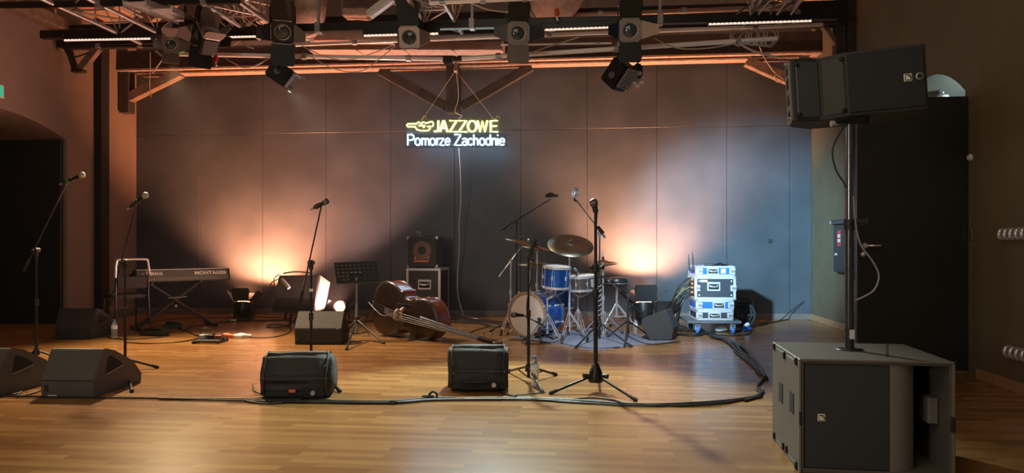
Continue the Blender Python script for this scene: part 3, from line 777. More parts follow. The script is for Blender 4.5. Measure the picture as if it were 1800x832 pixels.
g.bevel(0.01, 2, 20); g.build('cabinet', mat('amp_vinyl', (0.06, 0.055, 0.05), 0.5, 0, .1, 60, .3, bscale=300), t, True)
def quad(u0, u1, v0, v1, off):
    n = (TRf-TLf).cross(BLf-TLf).normalized()
    if n.dot(FV) > 0: n = -n
    f = lambda u, v: TLf.lerp(TRf, u).lerp(BLf.lerp(BRf, u), v)
    q = [f(u0, v0), f(u1, v0), f(u1, v1), f(u0, v1)]
    return MB().add([x-n*.004 for x in q]+[x+n*off for x in q], [[0, 1, 2, 3], [7, 6, 5, 4], [0, 4, 5, 1], [1, 5, 6, 2], [2, 6, 7, 3], [3, 7, 4, 0]])
quad(.04, .96, .05, .6, .008).build('grille_cloth', mat('grille_cloth', (0.1, 0.096, 0.088), .85, 0, .1, 200, .4, bscale=500), t, True)
quad(.04, .96, .64, .96, .006).build('control_panel', black_plastic, t, True)
MB().tube(cat_curve([P(498, 481, .1), P(520, 478, .1), P(545, 480, .05)], 4), .01, 6).build('carry_handle', black_plastic, t, True)
for px, py in ((509, 568), (500, 560), (556, 567)):
    q = F(px, py+4); MB().tube([W(px+4, 548, fd(py+4)), q], .014, 8).build('leg', black_metal, t, True)
t2 = thing('microphone', 'small silver microphone hanging in front of the tilted guitar amplifier', 'microphone', W(500, 500, d-.14))
a, b_ = W(495, 490, d-.12), W(508, 507, d-.16)
MB().tube([a, a.lerp(b_, .3), b_], [.016, .026, .028], 12).build('body', alu, t2, True)
MB().tube([W(493, 489, d-.1), a], .014, 8).build('plug', black_metal, t2, True)
MB().tube(cat_curve([W(493, 489, d-.1), W(478, 497, d-.1), W(475, 508, d-.1), W(482, 506, d-.06), W(482, 490, d-.05), W(492, 482, d+.04)], 5), .007, 6).build('cable', cable_m, t2, True)

# ------------------------------------------------------------------ bass amplifier on flight case
def flight_case(label, Mx, w, dp, h, panel, latches=(), handle=None, plate=None, corners=0.035, edge=alu, er=0.014, group=None, strips=()):
    t = thing('flight_case', label, 'flight case', M=Mx, group=group)
    MB().box((0, dp/2, h/2), (w-.008, dp-.008, h-.008), .003).build('body', panel, t)
    g = MB(); e = er
    for z in (e/1, h-e/1):
        g.bar((-w/2, e, z), (w/2, e, z), 2*e, 2*e, .003); g.bar((-w/2, dp-e, z), (w/2, dp-e, z), 2*e, 2*e, .003)
        for sx in (-1, 1): g.bar((sx*(w/2-e), 0, z), (sx*(w/2-e), dp, z), 2*e, 2*e, .003)
    for sx in (-1, 1):
        for y in (e, dp-e): g.bar((sx*(w/2-e), y, 0), (sx*(w/2-e), y, h), 2*e, 2*e, .003)
    g.build('edge_profile', edge, t)
    if corners:
        for sx in (-1, 1):
            for z in (0, h):
                q = corners
                MB().box((sx*(w/2-q*.4), q*.4, z+(q*.4 if z == 0 else -q*.4)), (q, q, q), q*.25, seg=2).build('ball_corner', edge, t)
    for xx, zz in latches:
        lt = MB().box((xx, -0.004, zz), (.075, .012, min(.075, h*.55)), .004).build('latch', alu, t)
        MB().box((xx, -0.013, zz), (.04, .012, .03), .004).lathe([(.012, 0), (.012, .01)], 12, Matrix.Translation((xx+.022, -.01, zz)) @ Matrix.Rotation(PI/2, 4, 'X')).build('butterfly', dull_steel, lt)
    if handle:
        xx, zz, hw_, hh_ = handle
        hd = MB().box((xx, -0.002, zz), (hw_, .01, hh_), .012, seg=2).build('handle_dish', alu, t)
        MB().box((xx, -0.0075, zz-.002), (hw_*.78, .004, hh_*.6), .004).build('recess', black_matte, hd)
        MB().tube(cat_curve([(xx-hw_*.3, -.008, zz+hh_*.1), (xx-hw_*.2, -.026, zz-.002), (xx+hw_*.2, -.026, zz-.002), (xx+hw_*.3, -.008, zz+hh_*.1)], 4), min(.011, hh_*.16), 8).build('grip', chrome, hd)
    for (xx, zz, pw, ph, pm) in strips:
        MB().box((xx, -.001, zz), (pw, .008, ph), .002).build('label_plate', pm, t)
    return t
d = 10.9
p = W(744, 430+CAMZ*1300/d, d); rz = YAW-0.14
zc = W(0, 472, d).z
flight_case('black flight case with silver edges standing upright under the bass amplifier', Matrix.Translation((p.x, p.y, 0)) @ Matrix.Rotation(rz, 4, 'Z'), 0.52, 0.55, zc, mat('case_black', (0.03, 0.03, 0.032), .5), (), (0.02, zc-.24, .2, .15), None, .05, alu, .018)
cs = 0.455
pc = p-RV*.015
t = thing('bass_amplifier', 'small square bass speaker cabinet on the upright flight case', 'amplifier', (pc.x, pc.y, zc+.012), rz)
MB().box((0, cs*.45, cs/2), (cs, cs*.9, cs), .012, seg=2).build('cabinet', mat('amp_carpet', (0.06, 0.058, 0.055), .7), t)
MB().box((0, -0.004, cs/2), (cs-.03, .016, cs-.03), .004).build('grille', mat('amp_grille', (0.016, 0.018, 0.02), .6), t)
MB().lathe([(.062, 0), (.138, 0), (.138, .006), (.062, .006)], 36, Matrix.Translation((0, -0.011, cs*.55)) @ Matrix.Rotation(PI/2, 4, 'X'), cap=False, smooth=False).build('speaker_ring', mat('speaker_ring', (0.14, 0.085, 0.065), .7), t)
Mt = Matrix.Translation((-.125, -0.014, cs*.25)) @ STAND
lt_ = mat('amp_logo', (0.75, 0.24, 0.06), .5)
MB().text('Mark', .085, Mt @ Matrix.Translation((.0, .01, 0)), .002, .002, .3, .25).text('bass', .05, Mt @ Matrix.Translation((.0, -.03, 0)), .002, .0015, .3, .23).build('lettering', lt_, t)
for sx in (-1, 1):
    for zz in (.02, cs-.02):
        MB().box((sx*(cs/2-.016), .016, zz), (.05, .05, .05), .012, seg=2).build('corner_protector', dull_steel if sx < 0 else alu, t)
MB().box((0.08, .1, cs+.006), (.16, .05, .016), .006).build('carry_handle', rubber, t)
MB().tube(cat_curve([(-.06, .1, cs), (-.06, .1, cs+.05), (-.1, .1, cs+.075), (-.115, .1, cs+.06)], 5), .007, 6).build('plug_cable', mat('grey_jack', (.3, .3, .31), .4, .6), t)
# ------------------------------------------------------------------ double bass lying on its side
AN = math.radians(37)
ax = (RV*math.cos(AN)-FV*math.sin(AN)); ax.normalize()
nn = (-RV*math.sin(AN)-FV*math.cos(AN))            # face looks at the hall, a little left
tilt = math.radians(9.6)
ay = Vector((0, 0, 1))
axx = ax*math.cos(tilt)-ay*math.sin(tilt); ayy = ay*math.cos(tilt)+ax*math.sin(tilt)
org = W(657, 528, 9.18)
MBass = Matrix((axx, ayy, nn)).transposed().to_4x4(); MBass.translation = org
t = thing('double_bass', 'dark brown double bass lying on its side in the stage middle', 'double bass', M=MBass)
wood_top = mat('bass_front', (0.022, 0.011, 0.008), .35, 0, .3, 12, 0, coat=.3)
wood_rib = mat('bass_ribs', (0.2, 0.05, 0.025), .22, 0, .25, 10, 0, coat=.6)
ebony = mat('ebony', (0.014, 0.013, 0.012), .35)
half = [(0, .0), (.004, .1), (.03, .2), (.1, .288), (.2, .325), (.31, .318), (.4, .285), (.45, .262), (.487, .266), (.495, .25), (.5, .225), (.54, .196), (.6, .187), (.655, .196), (.69, .214), (.705, .228), (.74, .222), (.78, .235), (.85, .243), (.92, .23), (.99, .19), (1.05, .12), (1.09, .055), (1.1, .035)]
up = [(p[0], p[1]) for p in half[1:]]
def smoothed(c):
    q = cat_curve([Vector((x, y, 0)) for x, y in c], 3); return [(v.x, v.y) for v in q]
hs = smoothed(up)
outl = hs+[(x, -y) for x, y in hs[::-1]]
D = 0.2
def plate(off, m, z0, z1, nm, arch=0):
    g = MB(); n = len(outl)
    cen = (0.5, 0)
    o2 = [((x-.5)*(1+off)+.5, y*(1+off*1.6)) for x, y in outl]
    rings = []
    for f, zz in ((1, z0), (1, z1), (.9, z1+arch*.35), (.7, z1+arch*.75), (.4, z1+arch*.97)):
        rings.append([(cen[0]+(x-cen[0])*f, y*f, zz) for x, y in o2])
    vs = [v for r in rings for v in r]; fs = []
    for i in range(len(rings)-1):
        for j in range(n): fs.append([i*n+j, i*n+(j+1) % n, (i+1)*n+(j+1) % n, (i+1)*n+j])
    g.add(vs, fs, True); vs2 = rings[-1]; g.add(vs2, [list(range(n))], True); g.add(rings[0][::-1], [list(range(n))])
    return g.build(nm, m, t)
g = MB(); n = len(outl)
g.add([(x, y, 0) for x, y in outl]+[(x, y, -D) for x, y in outl], [[j, (j+1) % n, n+(j+1) % n, n+j] for j in range(n)], True); g.build('ribs', wood_rib, t)
plate(.012, wood_top, -.002, .006, 'front', .03)
plate(.012, wood_rib, -D-.006, -D+.002, 'back')
# neck, fingerboard, scroll
MB().tube([(1.08, 0, -.06), (1.16, 0, .012), (1.3, 0, .03), (1.72, 0, .045)], [.035, .026, .022, .02], 12).build('neck', wood_rib, t)
g = MB()
for (s, w_, z_) in ():
    pass
a = [(.86, .048, .075), (1.74, .022, .065)]
vs = []
for s_, w_, z_ in a:
    vs += [(s_, -w_, z_-.02), (s_, -w_*.7, z_), (s_, 0, z_+.008), (s_, w_*.7, z_), (s_, w_, z_-.02), (s_, 0, z_-.03)]
g.add(vs, [[0, 1, 2, 3, 4, 5][::-1], [6, 7, 8, 9, 10, 11]]+[[i, (i+1) % 6, 6+(i+1) % 6, 6+i] for i in range(6)], False); g.build('fingerboard', ebony, t)
g = MB().bar((1.72, 0, .045), (1.94, 0, .02), .05, .055, .008); g.build('peg_box', ebony, t)
sp = []
for i in range(34):
    a_ = i*.36; r = .058*(1-i/44); sp.append((1.965+r*math.cos(a_+2.2), 0, -.005+r*math.sin(a_+2.2)))
MB().tube(sp, [.026-.013*i/34 for i in range(34)], 10).build('scroll', mat('scroll_wood', (.13, .07, .04), .35), t)
brass_m = mat('tuner_brass', (.45, .38, .28), .3, 1)
for i, s_ in enumerate((1.75, 1.8, 1.85, 1.9)):
    sy = 1 if i % 2 else -1
    tn = MB().tube([(s_, sy*.02, .03), (s_, sy*.075, .03)], .007, 8).build('tuning_peg', brass_m, t)
    MB().ball((s_, sy*.085, .03), .018, 10, (1, .5, 1)).build('peg_key', dull_steel, tn)
# bridge with feet and cut-outs, strings, tailpiece
bp = [(-.085, 0), (-.05, 0), (-.035, .02), (-.015, .032), (.015, .032), (.035, .02), (.05, 0), (.085, 0), (.078, .03), (.055, .055), (.062, .085), (.072, .1), (.06, .125), (.03, .145), (0, .15), (-.03, .145), (-.06, .125), (-.072, .1), (-.062, .085), (-.055, .055), (-.078, .03)]
Mbr = Matrix(((0, 0, 1, .555), (1, 0, 0, 0), (0, 1, 0, .036), (0, 0, 0, 1)))
MB().prism(bp, -.012, .012, Mbr).build('bridge', mat('bridge_maple', (.62, .5, .33), .5), t)
g = MB()
for yy, zz in ((0, .075), (-.03, .1), (.03, .1)): g.lathe([(.014, 0), (.014, .03)], 10, Matrix.Translation((.54, yy, zz+.036)) @ Matrix.Rotation(PI/2, 4, 'Y'))
g.build('bridge_holes', black_matte, t)
for i, yy in enumerate((-.042, -.014, .014, .042)):
    MB().tube([(.3, yy*.7, .1), (.555, yy, .19-abs(yy)*.3), (1.74, yy*.35, .075), (1.8, yy*.3, .05)], .0022, 6).build('string', dull_steel, t)
g = MB().add([(.02, -.025, .03), (.02, .025, .03), (.32, .045, .085), (.32, -.045, .085), (.02, -.025, .045), (.02, .025, .045), (.32, .045, .105), (.32, -.045, .105)], [[3, 2, 1, 0], [4, 5, 6, 7], [0, 1, 5, 4], [1, 2, 6, 5], [2, 3, 7, 6], [3, 0, 4, 7]]); g.build('tailpiece', ebony, t)
MB().tube([(.04, 0, .06), (-.02, 0, -.02)], .008).tube([(-.01, 0, -.1), (-.12, 0, -.1)], .008).build('end_pin', dull_steel, t)
g = MB()
for sy in (-1, 1):
    pts = [(.44, sy*.11, .03), (.48, sy*.1, .034), (.55, sy*.115, .033), (.62, sy*.13, .032), (.66, sy*.12, .03)]
    g.tube(cat_curve(pts, 4), .008, 6)
g.build('sound_hole', black_matte, t)
MB().tube(cat_curve([W(648, 525, 9.2), W(653, 531, 9.0), W(663, 541, 8.8), W(673, 548, 8.7), W(690, 546, 8.68)], 5), .006, 6).build('pickup_cable', mat('grey_cable', (.3, .3, .3), .5), t, True)

zmin = min((MBass @ v.co).z for ch in t.children if ch.name.split('.')[0] in ('front', 'back', 'ribs') for v in ch.data.vertices)
Mb2 = Matrix.Translation((0, 0, .003-zmin)) @ MBass; t.matrix_world = Mb2

# ------------------------------------------------------------------ drum kit
sparkle = bpy.data.materials.new('blue_sparkle'); sparkle.use_nodes = True
nt = sparkle.node_tree; bs = nt.nodes['Principled BSDF']
bs.inputs['Metallic'].default_value = .75; bs.inputs['Roughness'].default_value = .25
bs.inputs['Coat Weight'].default_value = .8
tc = nt.nodes.new('ShaderNodeTexCoord'); vo = nt.nodes.new('ShaderNodeTexVoronoi'); vo.inputs['Scale'].default_value = 220
nt.links.new(tc.outputs['Object'], vo.inputs['Vector'])
cr = nt.nodes.new('ShaderNodeValToRGB'); e = cr.color_ramp.elements
e[0].position = .1; e[0].color = (.005, .035, .16, 1); e[1].position = .95; e[1].color = (.02, .2, .8, 1)
sx_ = nt.nodes.new('ShaderNodeSeparateColor'); nt.links.new(vo.outputs['Color'], sx_.inputs[0])
nt.links.new(sx_.outputs[0], cr.inputs[0]); nt.links.new(cr.outputs[0], bs.inputs['Base Color'])
head_w = mat('drum_head', (.5, .42, .36), .5)
head_c = mat('coated_head', (.7, .7, .68), .6)
snare_m = mat('snare_shell', (.11, .1, .1), .2, .6)

def drum(nm, label, M, r, L, shell, lugs, h0, h1, hoop=chrome, hoop_w=.018, fold=.006):
    """axis local z, bottom at 0"""
    t = thing(nm, label, 'drum', M=M)
    MB().lathe([(r-.006, .0), (r-.006, L)], 48).lathe([(r-.003, .004), (r-.003, L-.004)], 48, cap=False).build('shell', shell, t)
    for k, (z, hm, nm2) in enumerate(((0, h0, 'bottom_head'), (L, h1, 'top_head'))):
        s_ = -1 if k == 0 else 1
        MB().lathe([(r-.004, z+s_*.001), (r-.004, z+s_*.004)], 48).build(nm2, hm, t)
        MB().lathe([(r-.006, z-s_*hoop_w), (r+fold, z-s_*hoop_w), (r+fold, z+s_*.01), (r-.004, z+s_*.01)], 48, cap=False, smooth=False).build('hoop', hoop, t)
    for i in range(lugs):
        a = 2*PI*(i+.5)/lugs; c, s2 = math.cos(a), math.sin(a)
        g = MB()
        if L > .3:
            for zz in (.1*L+.03, .9*L-.03): g.box((0, 0, 0), (.028, .03, .07), .006, Matrix.Translation((c*r, s2*r, zz)) @ Matrix.Rotation(a, 4, 'Z'))
            for zz, ze in ((0, .13*L), (L*.87, L)): g.tube([(c*(r+.012), s2*(r+.012), zz), (c*(r+.012), s2*(r+.012), ze)], .004, 6)
        else:
            g.box((0, 0, 0), (.02, .022, .05), .005, Matrix.Translation((c*r, s2*r, L/2)) @ Matrix.Rotation(a, 4, 'Z'))
            g.tube([(c*(r+.01), s2*(r+.01), 0), (c*(r+.01), s2*(r+.01), L)], .0035, 6)
        g.build('lug', chrome, t)
    return t
# bass drum, head toward the front left
an = math.radians(36)
kd = (RV*math.sin(an)+FV*math.cos(an))          # axis runs away to the right
kc = W(925, 556.5, 8.93); R = .272; kc.z = R+.012
Mk = align(kd, kc, Vector((0, 0, 1)))
t = thing('bass_drum', 'blue sparkle bass drum with pale front head', 'drum', M=Mk)
LK = .42
MB().lathe([(R-.012, .01), (R-.012, LK-.01)], 64).build('shell', sparkle, t)
hoopm = mat('drum_hoop', (.33, .2, .13), .35)
hoopb = mat('drum_hoop_blue', (.1, .22, .42), .25, .6)
for z, hm in ((0, hoopm), (LK, hoopb)):
    s_ = 1 if z == 0 else -1
    MB().lathe([(R-.018, z-s_*.012), (R, z-s_*.012), (R, z+s_*.035), (R-.01, z+s_*.035)], 64, cap=False, smooth=False).build('hoop', hm, t)
MB().lathe([(R-.016, .0), (R-.016, .004)], 64).build('front_head', head_w, t)
MB().lathe([(R-.016, LK-.002), (R-.016, LK)], 64).build('rear_head', head_c, t)
for i in range(8):
    a = 2*PI*(i+.5)/8; c, s2 = math.cos(a)*(R-.008), math.sin(a)*(R-.008)
    for z0, z1 in ((.0, .1), (LK, LK-.1)):
        g = MB()
        g.tube([(c*1.045, s2*1.045, z0), (c*1.045, s2*1.045, z1)], .005, 6)
        g.box((0, 0, 0), (.03, .03, .08), .007, Matrix.Translation((c, s2, z0+(z1-z0)*1.2)) @ Matrix.Rotation(a, 4, 'Z'))
        g.box((c*1.05, s2*1.05, z0), (.03, .03, .02), .004)
        g.build('lug', chrome, t)
for sy in (-1, 1):
    a0 = Vector((-.12, sy*(R-.04), .2)); sp = MB().tube([a0, Vector((-R-.01, sy*(R+.1), .12))], .008, 8).build('spur', chrome, t)
    MB().tube([Vector((-R+.02, sy*(R+.085), .125)), Vector((-R-.012, sy*(R+.1), .12))], .012, 8).build('rubber_tip', rubber, sp)
# rack tom and its snare-style stand
Mt_ = align(Vector((0, 0, 1))-FV*.1+RV*.05, W(977, 505, 8.95)) 
r_t = .165
tt = drum('tom_drum', 'blue sparkle rack tom above the bass drum', Mt_, .165, .25, sparkle, 6, mat('clear_head', (.5, .5, .5), .2), head_c)
# floor tom behind
drum('floor_tom', 'blue sparkle floor tom half hidden behind the rack tom', align(Vector((0, 0, 1)), W(986, 541, 9.55)), .17, .27, sparkle, 6, head_c, head_c)
# snare
ts = drum('snare_drum', 'shiny dark metal snare drum right of the rack tom', align(Vector((0, 0, 1))-RV*.05-FV*.08, W(1023, 509, 9.2)), .178, .17, snare_m, 8, head_c, head_c)
MB().box((0, -.19, .09), (.05, .03, .1), .008).build('strainer', chrome, ts)

def drum_stand(nm, label, base, top_z, feet, cat='drum stand', r=.014, arms=None):
    t = thing(nm, label, cat, base)
    MB().tube([base+Vector((0, 0, .06)), Vector((base.x, base.y, top_z*.55))], r).tube([Vector((base.x, base.y, top_z*.5)), Vector((base.x, base.y, top_z))], r*.72).build('pole', chrome, t, True)
    MB().tube([Vector((base.x, base.y, top_z*.52)), Vector((base.x, base.y, top_z*.58))], r*1.6, 12).build('clamp', chrome, t, True)
    for f in feet:
        f = Vector(f); h = Vector((base.x, base.y, .3)); l = Vector((base.x, base.y, .12)); mid = h.lerp(f, .5)
        sd = (f-h).cross(Vector((0, 0, 1))).normalized()*.012
        g = MB()
        for s_ in (-1, 1): g.bar(h+sd*s_, f+sd*s_+Vector((0, 0, .025)), .006, .014)
        g.bar(l, mid, .012, .005)
        lg = g.build('leg', chrome, t, True)
        dd = (f-h).normalized()
        MB().tube([f+Vector((0, 0, .07))-Vector((dd.x, dd.y, 0))*.035, f+Vector((0, 0, .0))], [.014, .02], 10).build('rubber_foot', rubber, lg, True)
    return t
def basket(t, c, R_, z):
    for k in range(3):
        a = k*2*PI/3+.4
        q = RV*math.cos(a)*R_+FV*math.sin(a)*R_
        ar = MB().tube([Vector((c.x, c.y, z-.1)), Vector((c.x, c.y, z-.06))+q*.6, Vector((c.x, c.y, z-.01))+q, Vector((c.x, c.y, z+.02))+q], .009, 8).build('basket_arm', chrome, t, True)
        MB().tube([Vector((c.x, c.y, z+.0))+q, Vector((c.x, c.y, z+.035))+q], .014, 8).build('rubber_grip', rubber, ar, True)
b = F(962, 596); zz = W(0, 508, fd(596)).z
st = drum_stand('tom_stand', 'chrome tripod stand in front of the bass drum carrying the rack tom', b, zz-.11, feet_px((925, 606), (988, 606), (975, 583)))
q = Mt_.translation; 
MB().tube([Vector((b.x, b.y, zz-.13)), Vector((b.x, b.y, zz-.1)).lerp(Vector((q.x, q.y, zz-.1)), .5), Vector((q.x, q.y, zz-.07))], .012, 8).build('neck', chrome, st, True)
basket(st, Vector((q.x, q.y, 0)), .15, q.z-.012)
b = F(1016, 587); zz = W(0, 509, 9.2).z
st = drum_stand('snare_stand', 'chrome tripod stand under the snare drum', b, zz-.1, feet_px((1033, 604), (1000, 584), (1040, 577)))
basket(st, b+RV*.03, .16, zz-.012)
p = W(962, 472, 9.5)

cym = mat('cymbal_bronze', (.42, .34, .19), .3, 1, .12, 8, .15, bscale=60)
cym_d = mat('cymbal_dark', (.2, .18, .13), .42, 1, .25, 6, .2, bscale=60)
def cymbal(label, c, R_, nrm, m=cym, group=None):
    M = align(nrm, c); t = thing('cymbal', label, 'cymbal', M=M)
    th = .0022
    prof = [(.006, .03*R_/.25), (.03, .028*R_/.25), (.05, .016*R_/.25), (.06, .01*R_/.25), (R_*.6, .0), (R_, -.014)]
    lo = [(r, z-th) for r, z in prof[::-1]]
    MB().lathe(prof[::1]+lo, 64, cap=False).build('plate', m, t)
    MB().lathe([(.006, .02), (.018, .032), (.018, .045), (.008, .05), (.006, .075)], 14).build('felt', black_matte, t)
    MB().box((0, 0, .06), (.045, .008, .014), .003).build('wing_nut', chrome, t)
    return t
def cym_stand(label, base, c, nrm, feet, boom=None):
    t = drum_stand('cymbal_stand', label, base, (boom[0].z if boom else c.z-.05), feet, 'cymbal stand')
    if boom:
        MB().tube([boom[1], boom[2]], .007, 8).build('boom', chrome, t, True)
        MB().tube([boom[0]-FV*.025, boom[0]+FV*.025], .022, 12).build('tilter', chrome, t, True)
        MB().tube([boom[2], c-Vector(nrm).normalized()*.012], .006, 8).build('rod', chrome, t, True)
    else:
        MB().tube([Vector((base.x, base.y, c.z-.06)), c-Vector(nrm).normalized()*.012], .006, 8).build('rod', chrome, t, True)
        MB().tube([Vector((base.x-.02, base.y, c.z-.06)), Vector((base.x+.02, base.y, c.z-.06))], .018, 10).build('tilter', chrome, t, True)
    return t
# large ride, tilted to the hall
d = fd(592); b = F(1001, 592); c = W(1003, 430, d); n_ = Vector((0, 0, .86))-FV*.47+RV*.05
cymbal('largest dark cymbal tilted toward the hall, above the snare drum', c, .285, n_, cym_d)
cym_stand('tall chrome stand in the middle of the kit under the largest cymbal', b, c, n_, feet_px((988, 601), (1030, 594), (1000, 578)))
# left crash on a boom
b = F(898, 584); d = fd(584); c = W(914, 425, d); n_ = Vector((0, 0, 1))+RV*.27-FV*.05
cymbal('brass cymbal at the left, tipped upward to the left', c, .2, n_)
cym_stand('orange-lit boom stand left of the bass drum', b, c, n_, feet_px((880, 590), (918, 590), (890, 570)), (W(898, 458, d), W(877, 487, d), W(918, 432, d)))
# second thin crash
b = F(944, 577); d = fd(577); c = W(944, 435, d); n_ = Vector((0, 0, 1))+RV*.15-FV*.08
cymbal('thin brass cymbal just right of the tipped one', c, .22, n_)
cym_stand('slim chrome stand behind the rack tom, right of its neighbour', b, c, n_, feet3(b, .3, .9))
# low warm cymbal
b = F(932, 575); d = fd(575); c = W(936, 462, d); n_ = Vector((0, 0, 1))-RV*.03-FV*.1
cymbal('low flat cymbal glowing orange behind the bass drum', c, .21, n_)
cym_stand('short chrome stand under the low glowing cymbal', b, c, n_, feet3(b, .28, 1.9))
# hi-hat
b = F(1060, 589); d = fd(589); c = W(1060, 460, d)
cymbal('upper hi-hat cymbal at the right of the kit', c, .18, (0, 0, 1), cym)
c2 = W(1060, 466.5, d)
cymbal('lower hi-hat cymbal at the right of the kit, turned over', c2, .18, (0.0, 0.03, -1), cym)
st = drum_stand('hi_hat_stand', 'chrome hi-hat stand with pedal behind the tall straight microphone stand', b, c2.z-.03, [b+RV*.26+FV*.1, b-RV*.2+FV*.2, b+RV*.02-FV*.28], 'hi-hat stand', .015)
MB().tube([Vector((b.x, b.y, c2.z-.05)), Vector((b.x, b.y, c.z+.15))], .0045, 8).build('rod', chrome, st, True)
MB().tube([Vector((b.x, b.y, c.z+.06)), Vector((b.x, b.y, c.z+.1))], .012, 10).build('drop_clutch', chrome, st, True)
MB().bar(b-FV*.12+Vector((0, 0, .02)), b-FV*.02+Vector((0, 0, .12)), .07, .012, .004).box(b-FV*.08+Vector((0, 0, .008)), (.09, .22, .014), .004).build('pedal', dull_steel, st, True)
# drum stool
b = F(1079, 578); d = fd(578); sc_ = W(1084, 495, d)
t = thing('drum_stool', 'drum stool with round black padded seat and chrome legs', 'stool', b)
Ms = Matrix.Translation((sc_.x, sc_.y, sc_.z))
MB().lathe([(.0, -.06), (.14, -.058), (.15, -.045), (.15, .03), (.14, .045), (.1, .055), (0, .058)], 32, Ms).build('seat', mat('seat_vinyl', (.018, .018, .02), .35), t, True)
MB().lathe([(.1505, -.03), (.153, -.025), (.1505, -.02)], 32, Ms, cap=False).build('seat_piping', dull_steel, t, True)
MB().tube([Vector((sc_.x, sc_.y, .15)), Vector((sc_.x, sc_.y, sc_.z-.05))], .016).build('pole', chrome, t, True)
cb = Vector((sc_.x, sc_.y, 0))
for k in range(3):
    a = k*2*PI/3-.35; f = cb+RV*.27*math.cos(a)+FV*.27*math.sin(a)
    lg = MB().bar(cb+Vector((0, 0, .34)), f+Vector((0, 0, .02)), .012, .024).bar(cb+Vector((0, 0, .16)), (cb+Vector((0, 0, .34))).lerp(f, .5), .008, .018).build('leg', chrome, t, True)
    MB().tube([f+Vector((0, 0, .05)), f], [.016, .022], 10).build('rubber_foot', rubber, lg, True)
# small clamp microphone on the snare
t = thing('microphone', 'tiny dark microphone clipped at the rim of the snare drum', 'microphone', W(1013, 478, 9.0))
MB().tube([W(1013, 485, 9.02), W(1013, 477, 9.0)], .012, 8).build('clip', black_plastic, t, True)
MB().tube([W(1010, 472, 9.0), W(1016, 483, 9.05)], [.016, .02], 10).build('body', dull_steel, t, True)
# rug under the kit
q = [F(900, 593), F(1044, 617), F(1185, 600), F(1050, 576)]
rug_m = mat('rug_grey', (.17, .19, .25), .95, 0, .25, 25, .5, bscale=300)
g = MB(); o_ = [Vector((v.x, v.y, 0)) for v in q]
g.add([v+Vector((0, 0, .0005)) for v in o_]+[v+Vector((0, 0, .007)) for v in o_], [[3, 2, 1, 0], [4, 5, 6, 7], [0, 1, 5, 4], [1, 2, 6, 5], [2, 3, 7, 6], [3, 0, 4, 7]])
tag(g.build('rug', rug_m), 'thin blue-grey rug under the drum kit', 'rug')

# ------------------------------------------------------------------ rack cases on a dolly
dk = fd(588)-.02
base = F(1258, 588); rz = YAW-0.06
blue_p = mat('case_blue', (.02, .12, .5), .4); blk_p = mat('case_panel_dark', (.03, .035, .045), .5)
def zr(py): return W(0, py, dk).z
wC = (1293-1221)/1300*dk
t = thing('rack_dolly', 'low grey wheeled board with blue casters under the rack cases', 'dolly', base, rz)
zd = zr(564)
MB().box((-.02, .28, zd-.02), (wC+.16, .62, .035), .006).build('board', mat('dolly_board', (.09, .1, .12), .6), t)
for sx in (-.22, .22):
    for yy in (.04, .5):
        fk = MB().box((sx, yy, zd-.05), (.06, .06, .02), .004).bar((sx-.026, yy, zd-.05), (sx-.026, yy, .05), .006, .04).bar((sx+.026, yy, zd-.05), (sx+.026, yy, .05), .006, .04).build('caster_fork', alu, t)
        MB().lathe([(.03, -.02), (.05, -.018), (.05, .018), (.03, .02)], 20, Matrix.Translation((sx, yy, .0505)) @ Matrix.Rotation(PI/2, 4, 'Y')).build('wheel', mat('wheel_blue', (.04, .18, .5), .4), fk)
MR = lambda z, dx=0, dy=0.02: Matrix.Translation((base.x, base.y, 0)) @ Matrix.Rotation(rz, 4, 'Z') @ Matrix.Translation((dx, dy, z))
grp = 'rack cases stacked on the dolly'
h4 = zr(546)-zd-.008; h3 = zr(526.5)-zr(546)-.006; h2 = zr(484)-zr(526.5)-.008; h1 = zr(465)-zr(484)-.006
wht = mat('plate_white', (.8, .82, .85), .4)
flight_case('thin flight case with black panels, lowest in the rack stack', MR(zd, -.005), wC-.05, .5, h4, blk_p, ((-.19, h4/2), (.19, h4/2)), (-.005, h4/2, .16, h4*.72), None, .0, alu, .012, grp)
flight_case('thin blue flight case, second from the bottom of the rack stack', MR(zd+h4+.002, -.005), wC-.04, .5, h3, blue_p, ((-.19, h3/2), (.2, h3/2)), (.05, h3/2, .16, h3*.72), None, .0, alu, .012, grp)
flight_case('tall flight case with black front, largest in the rack stack', MR(zd+h4+h3+.004), wC, .5, h2, blk_p, ((-.225, h2/2), (.225, h2/2)), (-.02, h2*.57, .165, .115), None, .03, alu, .016, grp, ((-.14, h2*.8, .085, .028, wht), (-.2, h2*.8, .016, .016, wht), (.2, h2*.8, .016, .016, wht), (-.2, h2*.2, .016, .016, wht), (.2, h2*.2, .016, .016, wht)))
zt_ = zd+h4+h3+h2+.006
tc_ = flight_case('thin blue flight case on top of the rack stack', MR(zt_, 0), wC-.02, .5, h1, blue_p, ((-.19, h1/2), (.21, h1/2)), (-.03, h1/2, .15, h1*.72), None, .0, alu, .012, grp, ((.1, h1/2, .06, .06, wht),))
